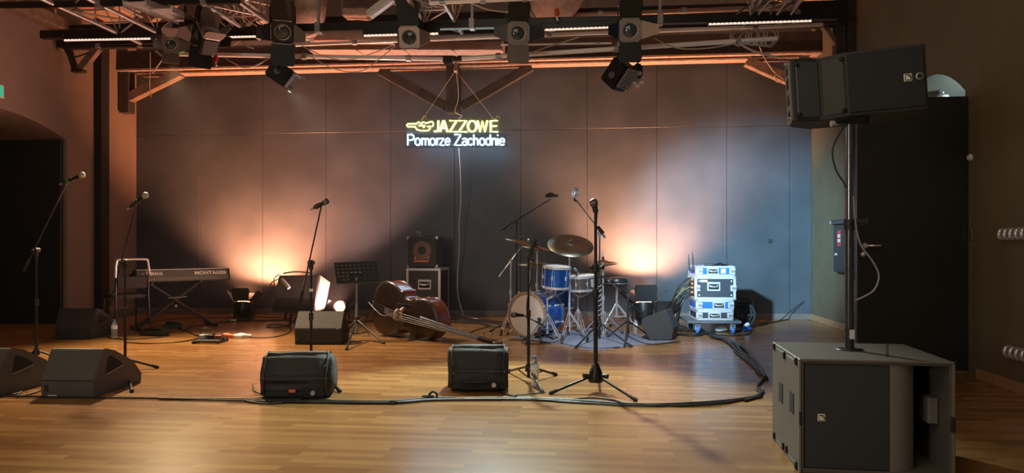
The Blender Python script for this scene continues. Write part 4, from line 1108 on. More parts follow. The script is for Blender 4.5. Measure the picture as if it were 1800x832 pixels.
# things lying on top of the rack, aerials at its left
P0 = MR(zt_+h1+.001)
g = MB().tube(cat_curve([P0 @ Vector((-.12, .1, .012)), P0 @ Vector((0, .06, .014)), P0 @ Vector((.1, .12, .03)), P0 @ Vector((.18, .09, .014)), P0 @ Vector((.12, .2, .012)), P0 @ Vector((-.02, .18, .012))], 6), .011, 6)
tag(g.build('cable', cable_m), 'short black cable coiled on top of the rack stack', 'cable')
for k, (px, ytop) in enumerate(((1210, 447), (1217, 442))):
    q0, q1 = W(px+2, 476, dk+.15), W(px, ytop, dk+.15)
    t = thing('antenna', ['thin black aerial, left one of the pair at the rack', 'thin black aerial, right one of the pair at the rack'][k], 'antenna', q0)
    MB().tube([q0, q0.lerp(q1, .6), q1], [.012, .009, .003], 8).build('rod', black_plastic, t, True)
    MB().tube([q0, q0+RV*.07], .012, 8).build('elbow', black_plastic, t, True)
# plugs on the left flank of the tall case
for k, py in enumerate((492, 499, 506, 514)):
    q = W(1217, py, dk+.2); t = thing('plug_connector', ['topmost', 'second', 'third', 'lowest'][k]+' copper-coloured multipin plug on the left flank of the rack', 'plug', q, group='plugs on the rack flank')
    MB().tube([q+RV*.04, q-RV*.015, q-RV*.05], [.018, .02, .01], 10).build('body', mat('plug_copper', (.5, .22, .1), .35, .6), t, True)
# cable reel behind
c = W(1305, 549, 10.0); r0 = .175; c.z = r0+.01
t = thing('cable_reel', 'round black cable reel standing on the floor behind the rack', 'cable reel', c)
Mr = Matrix.Rotation(YAW-.35, 4, 'Z') @ Matrix.Rotation(PI/2, 4, 'X')
for z in (-.08, .08):
    g = MB().lathe([(r0-.03, -.006), (r0, -.006), (r0+.008, 0), (r0, .006), (r0-.03, .006), (r0-.03, -.006)], 40, Mr @ Matrix.Translation((0, 0, z)), cap=False).lathe([(.03, -.006), (.07, -.006), (.07, .006), (.03, .006), (.03, -.006)], 32, Mr @ Matrix.Translation((0, 0, z)), cap=False)
    for k in range(5):
        a = 2*PI*k/5; g.add([Mr @ Vector(v) for v in ((.06*math.cos(a-.2), .06*math.sin(a-.2), z-.005), (.06*math.cos(a+.2), .06*math.sin(a+.2), z-.005), (.15*math.cos(a+.09), .15*math.sin(a+.09), z-.005), (.15*math.cos(a-.09), .15*math.sin(a-.09), z-.005), (.06*math.cos(a-.2), .06*math.sin(a-.2), z+.005), (.06*math.cos(a+.2), .06*math.sin(a+.2), z+.005), (.15*math.cos(a+.09), .15*math.sin(a+.09), z+.005), (.15*math.cos(a-.09), .15*math.sin(a-.09), z+.005))], [[3, 2, 1, 0], [4, 5, 6, 7], [0, 1, 5, 4], [1, 2, 6, 5], [2, 3, 7, 6], [3, 0, 4, 7]])
    g.build('flange', black_matte, t)
MB().lathe([(.06, -.08), (.06, .085)], 24, Mr).build('hub', black_metal, t)
pts = []
for i in range(220):
    a = i*.33; rr = .085+.012*(i//44); zz = -.07+.14*((i % 44)/44 if (i//44) % 2 == 0 else 1-(i % 44)/44); pts.append((rr*math.cos(a), rr*math.sin(a), zz))
MB().tube(pts, .009, 6, M=Mr).build('wound_cable', cable_m, t)
MB().tube(cat_curve([(-.14, 0, .1), (-.1, 0, .2), (.1, 0, .2), (.14, 0, .1)], 5), .012, 8).build('carry_handle', black_metal, t)
t = thing('power_connector', 'blue and white mains connector beside the cable reel', 'plug', F(1311, 584), .4)
MB().tube([(-.05, 0, .04), (.02, 0, .05), (.07, 0, .04)], [.03, .036, .02], 12).build('body', mat('cee_blue', (.03, .12, .6), .4), t)
MB().tube([(-.02, 0, .075), (.04, .01, .1)], [.02, .026], 10).build('cap', white_plastic, t)

# ------------------------------------------------------------------ subwoofer, pole and top speaker
sub_m = mat('sub_paint', (.105, .093, .08), .5, 0, .06, 50, .2, bscale=500)
loc = F(1405, 832); loc = W(1405, 832, 3.66); loc.z = 0
t = thing('subwoofer', 'large grey subwoofer box with a deep side port at right', 'subwoofer', loc, YAW-math.radians(8.5))
Wd, H, Dp = .715, .563, .66
th = .022
g = MB()
g.box((Wd/2, Dp/2, H-th/2), (Wd, Dp, th), .003); g.box((Wd/2, Dp/2, th/2), (Wd, Dp, th), .003)
g.box((th/2, Dp/2, H/2), (th, Dp, H-2*th+.002), .002); g.box((Wd-th/2, Dp/2, H/2), (th, Dp, H-2*th+.002), .002)
g.box((Wd/2, Dp-th/2, H/2), (Wd-2*th, th, H-2*th), 0)
g.build('cabinet', sub_m, t)
MB().box((.225, .014, H/2), (.395, .02, H-2*th-.004), .004).build('grille', mat('sub_grille', (.038, .041, .045), .6, .1, .1, 300, .3, bscale=900), t)
# curved baffle beside the grille
n = 12; pr = [(.423, .004)]
for i in range(n+1):
    u_ = i/n; pr.append((.423+.128*u_, .004+.06*u_**2.4))
pr += [(.548, .4), (.423, .4)]
Mz = Matrix.Identity(4)
MB().prism(pr, th, H-th, Mz).bevel(.0005, 1, 60).build('port_baffle', mat('sub_baffle', (.19, .175, .16), .45, 0, .05, 40), t)
MB().box((Wd/2, .45, H/2), (Wd-2*th, .02, H-2*th)).build('inner_wall', cab_grey, t)
hb = MB().box((Wd-th-.028, .18, H*.53), (.05, .12, .13), .006).build('inner_brace', mat('sub_edge', (.15, .135, .12), .5), t)
MB().box((Wd-.011, -.004, H*.47), (.02, .02, .075), .003).build('latch_plate', black_plastic, t)
MB().box((.004, -.003, H*.48), (.012, .012, .07), .002).build('latch_plate', black_plastic, t)
MB().tube(cat_curve([(.6, .42, .3), (.59, .38, .2), (.62, .36, .08), (.66, .32, .05)], 5), .006, 6).build('inner_cable', cable_m, t)
lp = MB().box((.105, .001, H*.49), (.036, .006, .036), .002).build('badge', logo_white, t)
MB().box((.105, -.0028, H*.49), (.027, .002, .027)).build('badge_field', grille_m, lp)
pts = [(-.011, -.011)]+[(-.011+.021*math.sin(i/8*PI/2), -.011+.021*math.cos(i/8*PI/2)) for i in range(9)]
MB().prism(pts, 0, .0022, Matrix.Translation((.105, -.0035, H*.49)) @ STAND).lathe([(.003, 0), (.003, .0022)], 10, Matrix.Translation((.114, -.0035, H*.49+.009)) @ STAND).build('badge_mark', logo_white, lp)
# left flank: slots, runners and catches
for y in (.13, .18, .39, .44):
    hs_ = .085
    MB().box((-.001, y, H*.56), (.006, .028, .11), .003).build('handle_slot', black_matte, t)
    MB().tube([(-.004, y+.016, H*.56-.055), (-.004, y+.016, H*.56+.055)], .003, 6).build('slot_edge', MATS['sub_edge'], t)
for y, z in ((.06, H-.02), (.33, H-.03), (.6, H-.02), (.06, .02), (.28, .04), (.36, .035), (.6, .03)):
    MB().box((-.004, y, z), (.012, .03, .04), .004).build('catch', black_metal, t)
MB().bar((0, -.002, H-.004), (Wd, -.002, H-.004), .012, .012, .003).build('front_edge', MATS['sub_edge'], t)
for sx in (.004, Wd-.006): MB().bar((sx, -.002, 0), (sx, -.002, H), .012, .012, .003).build('front_edge', MATS['sub_edge'], t)
MB().bar((.45, Dp*.2, H+.001), (.62, Dp*.98, H+.001), .01, .004).build('runner', black_matte, t)
pole_px = 1493
dp_ = 3.98; pb = W(pole_px, 615, dp_); pb.z = H
TMI = TM['subwoofer'].inverted(); lb = TMI @ pb
MB().lathe([(.07, 0), (.07, .005), (.05, .008)], 28, Matrix.Translation((lb.x, lb.y, H))).build('pole_socket', black_metal, t)
# pole
t = thing('speaker_pole', 'tall grey speaker pole rising from the subwoofer', 'speaker pole', pb+Vector((0, 0, .009)))
zt2 = W(0, 215, dp_).z
MB().tube([pb+Vector((0, 0, .009)), pb+Vector((0, 0, .12))], .024, 20).build('base_collar', black_plastic, t, True)
MB().tube([pb+Vector((0, 0, .12)), Vector((pb.x, pb.y, W(0, 395, dp_).z))], .0225, 20).build('lower_tube', mat('pole_tube', (.1, .1, .105), .25, .6), t, True)
MB().tube([Vector((pb.x, pb.y, W(0, 395, dp_).z)), Vector((pb.x, pb.y, zt2))], .018, 20).build('upper_tube', mat('pole_inner', (.3, .3, .31), .25, .9), t, True)
MB().tube([Vector((pb.x, pb.y, W(0, 404, dp_).z)), Vector((pb.x, pb.y, W(0, 386, dp_).z))], .028, 20).build('collar', black_plastic, t, True)
q = W(1512, 390, dp_); MB().tube([Vector((pb.x, pb.y, q.z)), q-FV*.02, q+RV*.02-FV*.02], [.012, .014, .018], 12).build('lock_knob', black_plastic, t, True)
MB().box(q+RV*.022-FV*.02, (.006, .025, .03), .002).build('knob_cap', white_plastic, t, True)
MB().box(pb+Vector((0, 0, .085))-FV*.024+RV*.004, (.026, .008, .05), .002).build('sticker', white_plastic, t, True)
hd = Vector((pb.x, pb.y, zt2))
MB().box(hd+Vector((0, 0, .004)), (.16, .07, .03), .006).build('mount_plate', black_metal, t, True)
for sx in (-1, 1): MB().tube([hd+RV*sx*.06-Vector((0, 0, .005)), hd+RV*sx*.1-Vector((0, 0, .008))], [.012, .016], 10).build('mount_knob', alu if sx < 0 else black_plastic, t, True)
MB().tube(cat_curve([hd-RV*.02-FV*.02, W(1470, 245, dp_), W(1463, 270, dp_), W(1470, 300, dp_), W(1484, 322, dp_)], 5)+[W(1486, 330, dp_-.02)], .0045, 6).build('cable', cable_m, t, True)
MB().tube(cat_curve([W(1500, 345, dp_-.01), W(1505, 400, dp_-.02), W(1514, 432, dp_-.02), W(1533, 458, dp_-.02), W(1545, 485, dp_-.02), W(1535, 512, dp_-.02), W(1503, 529, dp_-.02)], 6), .005, 6).build('cable', mat('grey_cable', (.3, .3, .3), .5), t, True)
# top speaker: valley shaped front
ctr = W(1508, 147, 3.97)
Wt, Ht, Dt = .665, .345, .36
Msp = Matrix.Translation(ctr) @ Matrix.Rotation(YAW-math.radians(15), 4, 'Z') @ Matrix.Rotation(math.radians(-3.2), 4, 'Y')
t = thing('loudspeaker', 'wide black loudspeaker with a valley in its front, on the tall pole', 'loudspeaker', M=Msp)
hw = Wt/2
top = [(-hw, -.0), (-hw+.012, -.006), (-hw+.145, .055), (-hw+.155, .055), (-hw+.275, -.014), (hw-.01, -.018), (hw, -.008), (hw, .16), (hw-.12, Dt), (-hw+.12, Dt), (-hw, .2)]
g = MB().prism(top, -Ht/2, Ht/2).bevel(.006, 2, 12); g.build('cabinet', cab_dark, t)
def face(x0, y0, x1, y1, zb, zt, off, nm, m, bev=.003):
    a = Vector((x0, y0, 0)); c = Vector((x1, y1, 0)); dx = (c-a); L = dx.length; dx.normalize()
    M = Matrix((dx, Vector((0, 0, 1)), dx.cross(Vector((0, 0, 1))))).transposed().to_4x4(); M.translation = (a+c)/2
    return MB().box((0, 0, 0), (L, zt-zb, off*2), bev, M).build(nm, m, t)
face(-hw+.022, -.001, -hw+.142, .054, -Ht/2+.02, Ht/2-.02, .007, 'waveguide_panel', mat('guide_panel', (.07, .075, .085), .45), .004)
face(-hw+.16, .052, -hw+.268, -.01, -Ht/2+.02, Ht/2-.02, .006, 'waveguide_panel', mat('guide_panel_dark', (.04, .036, .03), .5), .004)
face(-hw+.285, -.0165, hw-.014, -.0195, -Ht/2+.016, Ht/2-.016, .008, 'grille', mat('top_grille', (.014, .0145, .016), .6, .1, .1, 300, .3, bscale=900))
for xx, yy, zz in ((-hw+.03, .0, Ht/2-.035), (-hw+.03, .0, -Ht/2+.035), (-hw+.255, -.01, Ht/2-.035), (-hw+.255, -.01, -Ht/2+.035)):
    MB().lathe([(.012, 0), (.012, .01), (.006, .012)], 12, Matrix.Translation((xx, yy-.004, zz)) @ Matrix.Rotation(PI/2, 4, 'X')).build('bolt', black_metal, t)
lx = hw-.095
lp = MB().box((lx, -.027, 0), (.04, .006, .04), .002).build('badge', logo_white, t)
MB().box((lx, -.0305, 0), (.031, .002, .031)).build('badge_field', grille_m, lp)
pts = [(-.012, -.012)]+[(-.012+.023*math.sin(i/8*PI/2), -.012+.023*math.cos(i/8*PI/2)) for i in range(9)]
MB().prism(pts, 0, .0022, Matrix.Translation((lx, -.031, 0)) @ STAND).lathe([(.003, 0), (.003, .0022)], 10, Matrix.Translation((lx+.0105, -.031, .0105)) @ STAND).build('badge_mark', logo_white, lp)
MB().lathe([(.012, 0), (.02, 0), (.02, .006), (.012, .006)], 20, Matrix.Translation((hw-.04, -.026, .0)) @ Matrix.Rotation(PI/2, 4, 'X'), cap=False).build('ring', dull_steel, t)
# side plate with rigging holes (left flank), greenish light put into its colour
sp_m = mat('rigging_plate_lit', (.24, .25, .22), .45, .4)
MB().box((-hw-.006, .1, 0), (.012, .19, Ht-.02), .004).build('side_plate', sp_m, t)
g = MB()
for zz in (-.12, -.04, .05, .12): g.box((-hw-.013, .09, zz), (.004, .08, .04 if abs(zz) > .1 else .06), .004)
g.build('side_slots', black_matte, t)
for zz in (-.15, .15): MB().tube([(-hw-.012, .03, zz), (-hw-.03, .03, zz)], .012, 10).build('rigging_pin', dull_steel, t)
MB().box((0, .12, -Ht/2-.012), (.12, .09, .024), .004).build('pole_adapter', black_metal, t)
# ------------------------------------------------------------------ lettered sign
YS = 10.93
sgn = WY(800, 236, YS)
kx = math.sqrt((WY(890, 236, YS)-WY(712, 236, YS)).length_squared)/178     # metres per pixel
def S(px, py, dy=0.0):
    p = WY(px, 236, YS); q = WY(px, py, YS); return Vector((p.x, YS+dy, q.z))
t = thing('neon_sign', 'glowing yellow and blue lettered sign hanging in front of the back wall', 'sign', S(800, 236))
neon_y = mat('neon_yellow', (.9, .9, .3), .4, emit=(1.0, .95, .16), es=8)
neon_b = mat('neon_blue', (.6, .85, 1), .4, emit=(.32, .66, 1.0), es=42)
STROKES = {
 'J': [[(.45, 1), (.45, .25), (.35, .05), (.18, .0), (.02, .06)]],
 'A': [[(0, 0), (.35, 1), (.42, 1), (.78, 0)], [(.15, .33), (.62, .33)]],
 'Z': [[(.02, 1), (.62, 1), (.02, 0), (.66, 0)]],
 'O': [[(.42+.42*math.cos(a*PI/8), .5+.5*math.sin(a*PI/8)) for a in range(17)]],
 'W': [[(0, 1), (.25, 0), (.48, .95), (.72, 0), (.98, 1)]],
 'E': [[(.55, 1), (.04, 1), (.04, 0), (.58, 0)], [(.04, .52), (.5, .52)]],
 'P': [[(.04, 0), (.04, 1), (.35, 1), (.52, .9), (.56, .73), (.5, .56), (.33, .48), (.04, .48)]],
 'o': [[(.27+.27*math.cos(a*PI/8), .33+.33*math.sin(a*PI/8)) for a in range(17)]],
 'm': [[(.02, 0), (.02, .66)], [(.02, .45), (.12, .62), (.26, .64), (.35, .5), (.35, 0)], [(.35, .45), (.45, .62), (.58, .64), (.68, .5), (.68, 0)]],
 'r': [[(.02, 0), (.02, .66)], [(.02, .4), (.1, .58), (.28, .65)]],
 'z': [[(.02, .65), (.42, .65), (.02, 0), (.45, 0)]],
 'e': [[(.03, .34), (.5, .34), (.46, .55), (.27, .66), (.08, .56), (.01, .33), (.08, .08), (.27, 0), (.48, .1)]],
 'a': [[(.05, .56), (.22, .66), (.38, .6), (.44, .45), (.44, 0)], [(.44, .36), (.2, .36), (.04, .26), (.04, .1), (.18, 0), (.34, .04), (.44, .18)]],
 'c': [[(.46, .54), (.28, .66), (.08, .56), (.01, .33), (.08, .09), (.28, 0), (.46, .12)]],
 'h': [[(.02, 0), (.02, 1)], [(.02, .42), (.14, .62), (.3, .64), (.42, .5), (.42, 0)]],
 'd': [[(.48, 1), (.48, 0)], [(.48, .5), (.28, .66), (.08, .56), (.01, .33), (.08, .09), (.28, 0), (.48, .16)]],
 'n': [[(.02, 0), (.02, .66)], [(.02, .42), (.14, .62), (.3, .64), (.42, .5), (.42, 0)]],
 'i': [[(.02, 0), (.02, .66)], [(.02, .9), (.02, .98)]],
}
def neon_word(word, xs, base, H_, m, r, parent_name, double=False):
    for ch, (x0, x1) in zip(word, xs):
        st = STROKES[ch]
        allx = [p[0] for s in st for p in s]; mx, mn = max(allx), min(allx)
        g = MB()
        for s in st:
            pts = [S(x0+(p[0]-mn)/max(mx-mn, .02)*(x1-x0) if mx-mn > .03 else x0, base-p[1]*H_, -.012) for p in s]
            g.tube(pts, r, 8)
            if double:
                pts2 = [p+Vector((.015, 0, 0)) for p in pts]; g.tube(pts2, r*.8, 8)
        g.build('letter', m, t, True)
wy = [(763, 770), (773, 786), (790, 803), (806, 820), (822, 837), (839, 856), (862, 874)]
neon_word('JAZZOWE', wy, 232, 19.5, neon_y, .0095, 'letter', True)
ltr = 'PomorzeZachodnie'
wb = [(717, 728), (730, 739), (742, 754), (756, 765), (768, 773), (773, 781), (783, 791), (799, 811), (813, 821), (823, 830), (833, 840), (843, 852), (854, 862), (865, 872), (875, 875), (878, 887)]
neon_word(ltr, wb, 255.5, 18.5, neon_b, .0072, 'letter')
# small lying double bass emblem of tube
def contour(pts, r=.0085): MB().tube([S(x, y, -.012) for x, y in pts], r, 8, closed=False).build('emblem_tube', neon_y, t, True)
contour([(731, 218), (717, 218), (715, 220.5), (717, 223), (730, 223)])
contour([(730, 223), (733, 228), (740, 230), (752, 230), (756, 227), (756, 222), (751, 223)])
contour([(731, 219), (736, 215), (741, 217), (745, 215), (750, 217), (755, 215), (760, 214), (762, 217), (761, 222), (757, 223)])
contour([(736, 221), (748, 221)]); contour([(740, 218), (746, 225)], .008)
acr = mat('sign_board', (.09, .1, .11), .25, 0, .03)
nt = acr.node_tree; tr_ = nt.nodes.new('ShaderNodeBsdfTransparent'); mx_ = nt.nodes.new('ShaderNodeMixShader'); mx_.inputs[0].default_value = .65
nt.links.new(nt.nodes['Principled BSDF'].outputs[0], mx_.inputs[1]); nt.links.new(tr_.outputs[0], mx_.inputs[2]); nt.links.new(mx_.outputs[0], nt.nodes['Material Output'].inputs['Surface'])
g = MB().box((S(797, 222)+S(797, 222))/2+Vector((0, .014, 0)), (kx*168, .008, kx*27), .003)
g.build('backing_board', acr, t, True)
acr2 = acr.copy(); acr2.name = 'sign_board_dark'
acr2.node_tree.nodes['Vector Math'].inputs[0].default_value = (.016, .02, .024)
MB().box(S(801, 247)+Vector((0, .014, 0)), (kx*180, .008, kx*25), .003).build('backing_board', acr2, t, True)
hook = WY(801, 124, YS)
for px in (741, 870):
    MB().tube([S(px, 212, .005), Vector((hook.x, YS, hook.z))], .004, 6).build('hanging_wire', mat('wire_pale', (.6, .55, .5), .4, .6), t, True)
    MB().tube(cat_curve([S(px, 214, .0), S(px+3, 205, 0), S(px+7, 205, 0), S(px+8, 209, 0)], 4), .005, 6).build('hook', MATS['wire_pale'], t, True)
MB().ball(hook, .035, 12).tube([hook, hook+Vector((0, .02, .12))], .02, 8).build('hanging_clamp', dull_steel, t, True)
MB().tube(cat_curve([hook+Vector((.01, 0, 0)), S(806, 170, 0), S(800, 196, 0), S(812, 204, 0), S(806, 208, .0)], 5), .005, 6).build('cable', white_plastic, t, True)
tail = [S(806, 260, .02), S(808, 300, .05), S(808, 350, .1), S(803, 390, .2), S(801, 440, .3), S(796, 480, .4), S(796, 520, .42), S(800, 540, .43)]
pp = cat_curve(tail, 5); e_ = F(812, 556); pp += cat_curve([pp[-1], Vector((pp[-1].x+.06, YB-.2, .03)), e_+Vector((0, 0, .01)), F(840, 562)+Vector((0, 0, .01))], 5)[1:]
tag(MB().tube(pp, .0065, 8).build('cable', white_plastic), 'white cable hanging from the lettered sign down to the floor', 'cable')

# ------------------------------------------------------------------ overhead rig
pipe_m = mat('pipe_steel', (.85, .82, .8), .22, .1, .06)
def tubeobj(name, label, cat, a, b, r, m=pipe_m, group=None, n=12):
    t = thing(name, label, cat, a, group=group)
    MB().tube([a, b], r, n).build('tube', m, t, True)
    d = (Vector(b)-Vector(a)); L = d.length; d.normalize()
    for f in (.12, .5, .88):
        q = Vector(a)+d*L*f
        MB().tube([q-d*.03, q+d*.03], r*1.5, 10).build('coupler', dull_steel, t, True)
    return t
# main black bar and its LED battens
YR = 8.75
a = WY(74, 62, YR); b = WY(1474, 27, YR); 
t = thing('lighting_bar', 'long black box bar across the ceiling carrying the LED battens', 'lighting bar', a)
MB().bar(a, b, .1, .1, .006).build('beam', black_metal, t, True)
for px in (300, 560, 830, 1160, 1400):
    q = WY(px, 50, YR); q.z = a.z+(b.z-a.z)*((q.x-a.x)/(b.x-a.x))
    MB().bar(q+Vector((0, 0, .06)), q+Vector((0, 0, .75)), .03, .03).box(q, (.07, .12, .125), .006).build('hanger', dull_steel, t, True)
led_on = mat('led_lens', (.9, .88, .85), .3, emit=(1, .72, .58), es=1.1)
def batten(label, x0, y0, x1, y1, warm=True):
    p, q = WY(x0, y0, YR-.03), WY(x1, y1, YR-.03)
    t = thing('led_batten', label, 'LED batten', p, group='LED battens under the black bar')
    MB().bar(p+Vector((0, 0, .045)), q+Vector((0, 0, .045)), .075, .07, .006).build('housing', black_metal, t, True)
    d = q-p; n = int(d.length/.045)
    g = MB().bar(p+Vector((0, -.02, 0)), q+Vector((0, -.02, 0)), .03, .016, .003); g.build('lens_strip', mat('strip_glass', (.8, .74, .7), .25, emit=(1, .75, .6), es=.5), t, True)
    g = MB()
    for i in range(n): g.box(p+d*((i+.5)/n)+Vector((0, -.036, 0)), (.03, .008, .02), .003)
    g.build('led_lenses', led_on, t, True)
    for e in (p, q): MB().box(e+Vector((0, 0, .035)), (.012, .085, .1), .004).build('end_cap', black_plastic, t, True)
batten('LED batten farthest left under the black bar', 115, 72, 268, 69)
batten('LED batten second from the left, beside the hanging black spotlight', 388, 67, 527, 63)
batten('short LED batten left of the spotlight with the pinkish front', 640, 64, 772, 60)
batten('LED batten between the two middle spotlights', 952, 54, 1086, 49)
batten('LED batten farthest right under the black bar', 1244, 44, 1426, 38)
# round pipes
tubeobj('steel_pipe', 'bright sagging steel pipe above the left half of the brown beam', 'pipe', WY(302, 95, 8.95), WY(778, 104, 8.95), .028)
tubeobj('steel_pipe', 'bright steel pipe rising to the right above the brown beam', 'pipe', WY(812, 103, 8.95), WY(1366, 68, 8.95), .028)
tubeobj('steel_pipe', 'thinner steel pipe running behind the spotlights', 'pipe', WY(520, 79, 9.2), WY(1446, 43, 9.2), .022)
tubeobj('steel_pipe', 'dark upper steel pipe at the very top of the picture, left', 'pipe', WY(-60, 10, 7.6), WY(420, 1, 7.6), .04, black_metal)
tubeobj('steel_pipe', 'pale steel pipe at the very top of the picture, middle', 'pipe', WY(755, 5, 7.8), WY(945, -3, 7.8), .022)
tubeobj('steel_pipe', 'thin dark pipe along the left end of the tie beam', 'pipe', WY(150, 81, 9.2), WY(345, 80, 9.2), .022, black_metal)
tubeobj('steel_pipe', 'thin brownish pipe high behind the black bar, right of centre', 'pipe', WY(1010, 27, 9.3), WY(1400, 12, 9.3), .03, mat('pipe_brown', (.3, .2, .15), .5, .5))
tubeobj('steel_pipe', 'short thin pipe left of the right-hand spotlight', 'pipe', WY(880, 79, 9.0), WY(1075, 76, 9.0), .012)

# lattice trusses running away from the lens
def truss(label, px, z, y0, y1, w=.42, h=.36, m=alu):
    c = W(px, 25, (z-CAMZ)*1300/405); x = c.x
    t = thing('lighting_truss', label, 'truss', (x, y0, z), group='aluminium trusses under the roof')
    for sx in (-1, 1):
        for dz in (0, h):
            MB().tube([(x+sx*w/2, y0, z+dz), (x+sx*w/2, y1, z+dz)], .026, 10).build('chord', m, t, True)
    n = int((y1-y0)/.45)
    for nm, (ca, cb) in (('lattice', ((-w/2, 0), (w/2, 0))), ('lattice', ((-w/2, h), (w/2, h))), ('lattice', ((-w/2, 0), (-w/2, h))), ('lattice', ((w/2, 0), (w/2, h)))):
        g = MB()
        for i in range(n):
            ya, yb = y0+(y1-y0)*i/n, y0+(y1-y0)*(i+1)/n
            A, B_ = (ca, cb) if i % 2 == 0 else (cb, ca)
            g.tube([(x+A[0], ya, z+A[1]), (x+B_[0], yb, z+B_[1])], .011, 6)
            g.tube([(x+ca[0], ya, z+ca[1]), (x+cb[0], ya, z+cb[1])], .009, 6)
        g.build(nm, m, t, True)
    return t
alu_d = mat('truss_aluminium', (.5, .48, .46), .4, .85, .1)
truss('lattice truss under the sloping ceiling at the far left', 172, 3.78, 6.9, 9.2, .5, .36, alu_d)
truss('lattice truss between the two hanging black spotlights on the left', 420, 3.8, 6.9, 9.2, .42, .36, alu_d)
truss('lattice truss just right of the spotlight with the pinkish front', 765, 3.8, 6.9, 9.2, .36, .36, alu_d)
truss('lattice truss at the upper right with a knot of cables', 1352, 3.8, 6.9, 9.2, .42, .36, alu_d)

# spotlights with barn doors
leaf_m = mat('barn_leaf', (.012, .012, .0125), .55, .1)
leaf_p = mat('barn_leaf_pale', (.2, .16, .145), .5, .3)  # paler, slightly warmer copy of the black leaf
lens_m = mat('fresnel_glass', (.05, .06, .065), .08, 0, .1, 20, coat=.5)
frame_m = mat('colour_frame', (.3, .25, .23), .45, .4)
def fresnel(label, c, aim, s=.25, frame=frame_m, leaves=(leaf_m,)*4, open_=(20, 20, 20, 20), bar_z=None, sizes=(1, 1, 1, 1), nm='stage_spotlight', blen=1.3, roll=0):
    """c = lens centre, aim = direction of light. local -y = front"""
    y = -Vector(aim).normalized(); x = y.cross(Vector((0, 0, 1))); x.normalize(); z = x.cross(y)
    M = Matrix((x, y, z)).transposed().to_4x4() @ Matrix.Rotation(roll, 4, 'Y'); M.translation = Vector(c)
    t = thing(nm, label, 'spotlight', M=M)
    MB().box((0, s*(.1+blen/2), 0), (s*1.0, s*blen, s*1.05), s*.1, seg=2).box((0, s*(.1+blen*.55), s*.55), (s*.5, s*blen*.7, s*.14), s*.03).build('housing', black_metal, t)
    for k in range(4):
        g = MB().box((0, s*(.35+k*.24), 0), (s*1.04, s*.05, s*.9), s*.01); g.build('cooling_fin', black_metal, t)
    fr = MB()
    poly_o = [(-s*.55, -s*.45), (-s*.45, -s*.55), (s*.45, -s*.55), (s*.55, -s*.45), (s*.55, s*.45), (s*.45, s*.55), (-s*.45, s*.55), (-s*.55, s*.45)]
    n = 32; vo, vi = [], []
    for i in range(n):
        a = 2*PI*i/n; ca, sa = math.cos(a), math.sin(a); k = min(.55/max(abs(ca), abs(sa)), .7)
        vo.append((s*k*ca, s*k*sa)); vi.append((s*.4*ca, s*.4*sa))
    vs = [(p[0], 0, p[1]) for p in vo]+[(p[0], 0, p[1]) for p in vi]+[(p[0], s*.1, p[1]) for p in vo]+[(p[0], s*.1, p[1]) for p in vi]
    fs = []
    for i in range(n):
        j = (i+1) % n
        fs += [[i, j, n+j, n+i], [2*n+i, 3*n+i, 3*n+j, 2*n+j], [i, 2*n+i, 2*n+j, j], [n+i, n+j, 3*n+j, 3*n+i]]
    fr.add(vs, fs); fr.build('colour_frame', frame, t)
    MB().lathe([(s*.41, 0), (s*.36, s*.05), (s*.2, s*.1), (.0, s*.12)], 32, Matrix.Translation((0, s*.13, 0)) @ Matrix.Rotation(PI/2, 4, 'X')).build('lens', lens_m, t)
    MB().lathe([(s*.4, -.01), (s*.34, -.01), (s*.34, .004), (s*.4, .004)], 32, Matrix.Translation((0, s*.06, 0)) @ Matrix.Rotation(PI/2, 4, 'X'), cap=False).build('lens_ring', dull_steel, t)
    for k, (ang, L_, wdt) in enumerate(((0, 1.05, 1.05), (PI/2, .85, .9), (PI, 1.05, 1.05), (-PI/2, .85, .9))):
        if sizes[k] == 0: continue
        op = math.radians(open_[k]); L = s*L_*sizes[k]; w0 = s*wdt/2; w1 = w0*1.12 if k % 2 == 0 else w0*.6
        R_ = Matrix.Rotation(ang, 4, 'Y') @ Matrix.Translation((0, -.004, s*.56)) @ Matrix.Rotation(PI-op, 4, 'X')
        poly = [(-w0, 0), (w0, 0), (w1, L*.75), (w1*.85, L), (-w1*.85, L), (-w1, L*.75)]
        MB().prism(poly, -.003, .003, R_).build('barn_door', leaves[k % len(leaves)], t)
        MB().tube([(-w0*.8, 0, 0), (w0*.8, 0, 0)], .007, 6, M=R_).build('hinge', dull_steel, t)
    # yoke and clamp in world space
    if bar_z is not None:
        cy = M @ Vector((0, s*.75, 0)); xw = (M.to_3x3() @ Vector((1, 0, 0)))
        for sx in (-1, 1):
            q = cy+xw*sx*s*.58
            MB().bar(q, Vector((q.x, q.y, bar_z-.06)), .012, .035, .002).lathe([(.03, -.012), (.03, .012)], 14, align(xw, q)).build('yoke_arm', black_metal, t, True)
        MB().bar(Vector((cy.x, cy.y, bar_z-.05))-xw*s*.6, Vector((cy.x, cy.y, bar_z-.05))+xw*s*.6, .035, .012).bar((cy.x, cy.y, bar_z-.05), (cy.x, cy.y, bar_z+.05), .045, .03, .004).build('clamp', dull_steel, t, True)
    return t
toCam = lambda p: (Vector((0, 0, CAMZ))-Vector(p)).normalized()
p = WY(911, 58, 8.2); bz = WY(911, 30, 8.7).z
fresnel('spotlight facing the hall right of centre, all four leaves open', p, toCam(p)+Vector((.1, 0, .08)), .215, frame_m, (leaf_m, leaf_m, leaf_p, leaf_p), (66, 62, 72, 58), bz)
p = WY(719, 66, 8.2)
fresnel('spotlight facing the hall left of centre, with a pinkish square front', p, toCam(p)+Vector((-.16, 0, .0)), .22, mat('frame_pink', (.5, .36, .3), .45, .3), (leaf_m, leaf_p, leaf_m, leaf_m), (86, 45, 0, 0), WY(719, 30, 8.7).z, (1.35, 1, .15, .15))
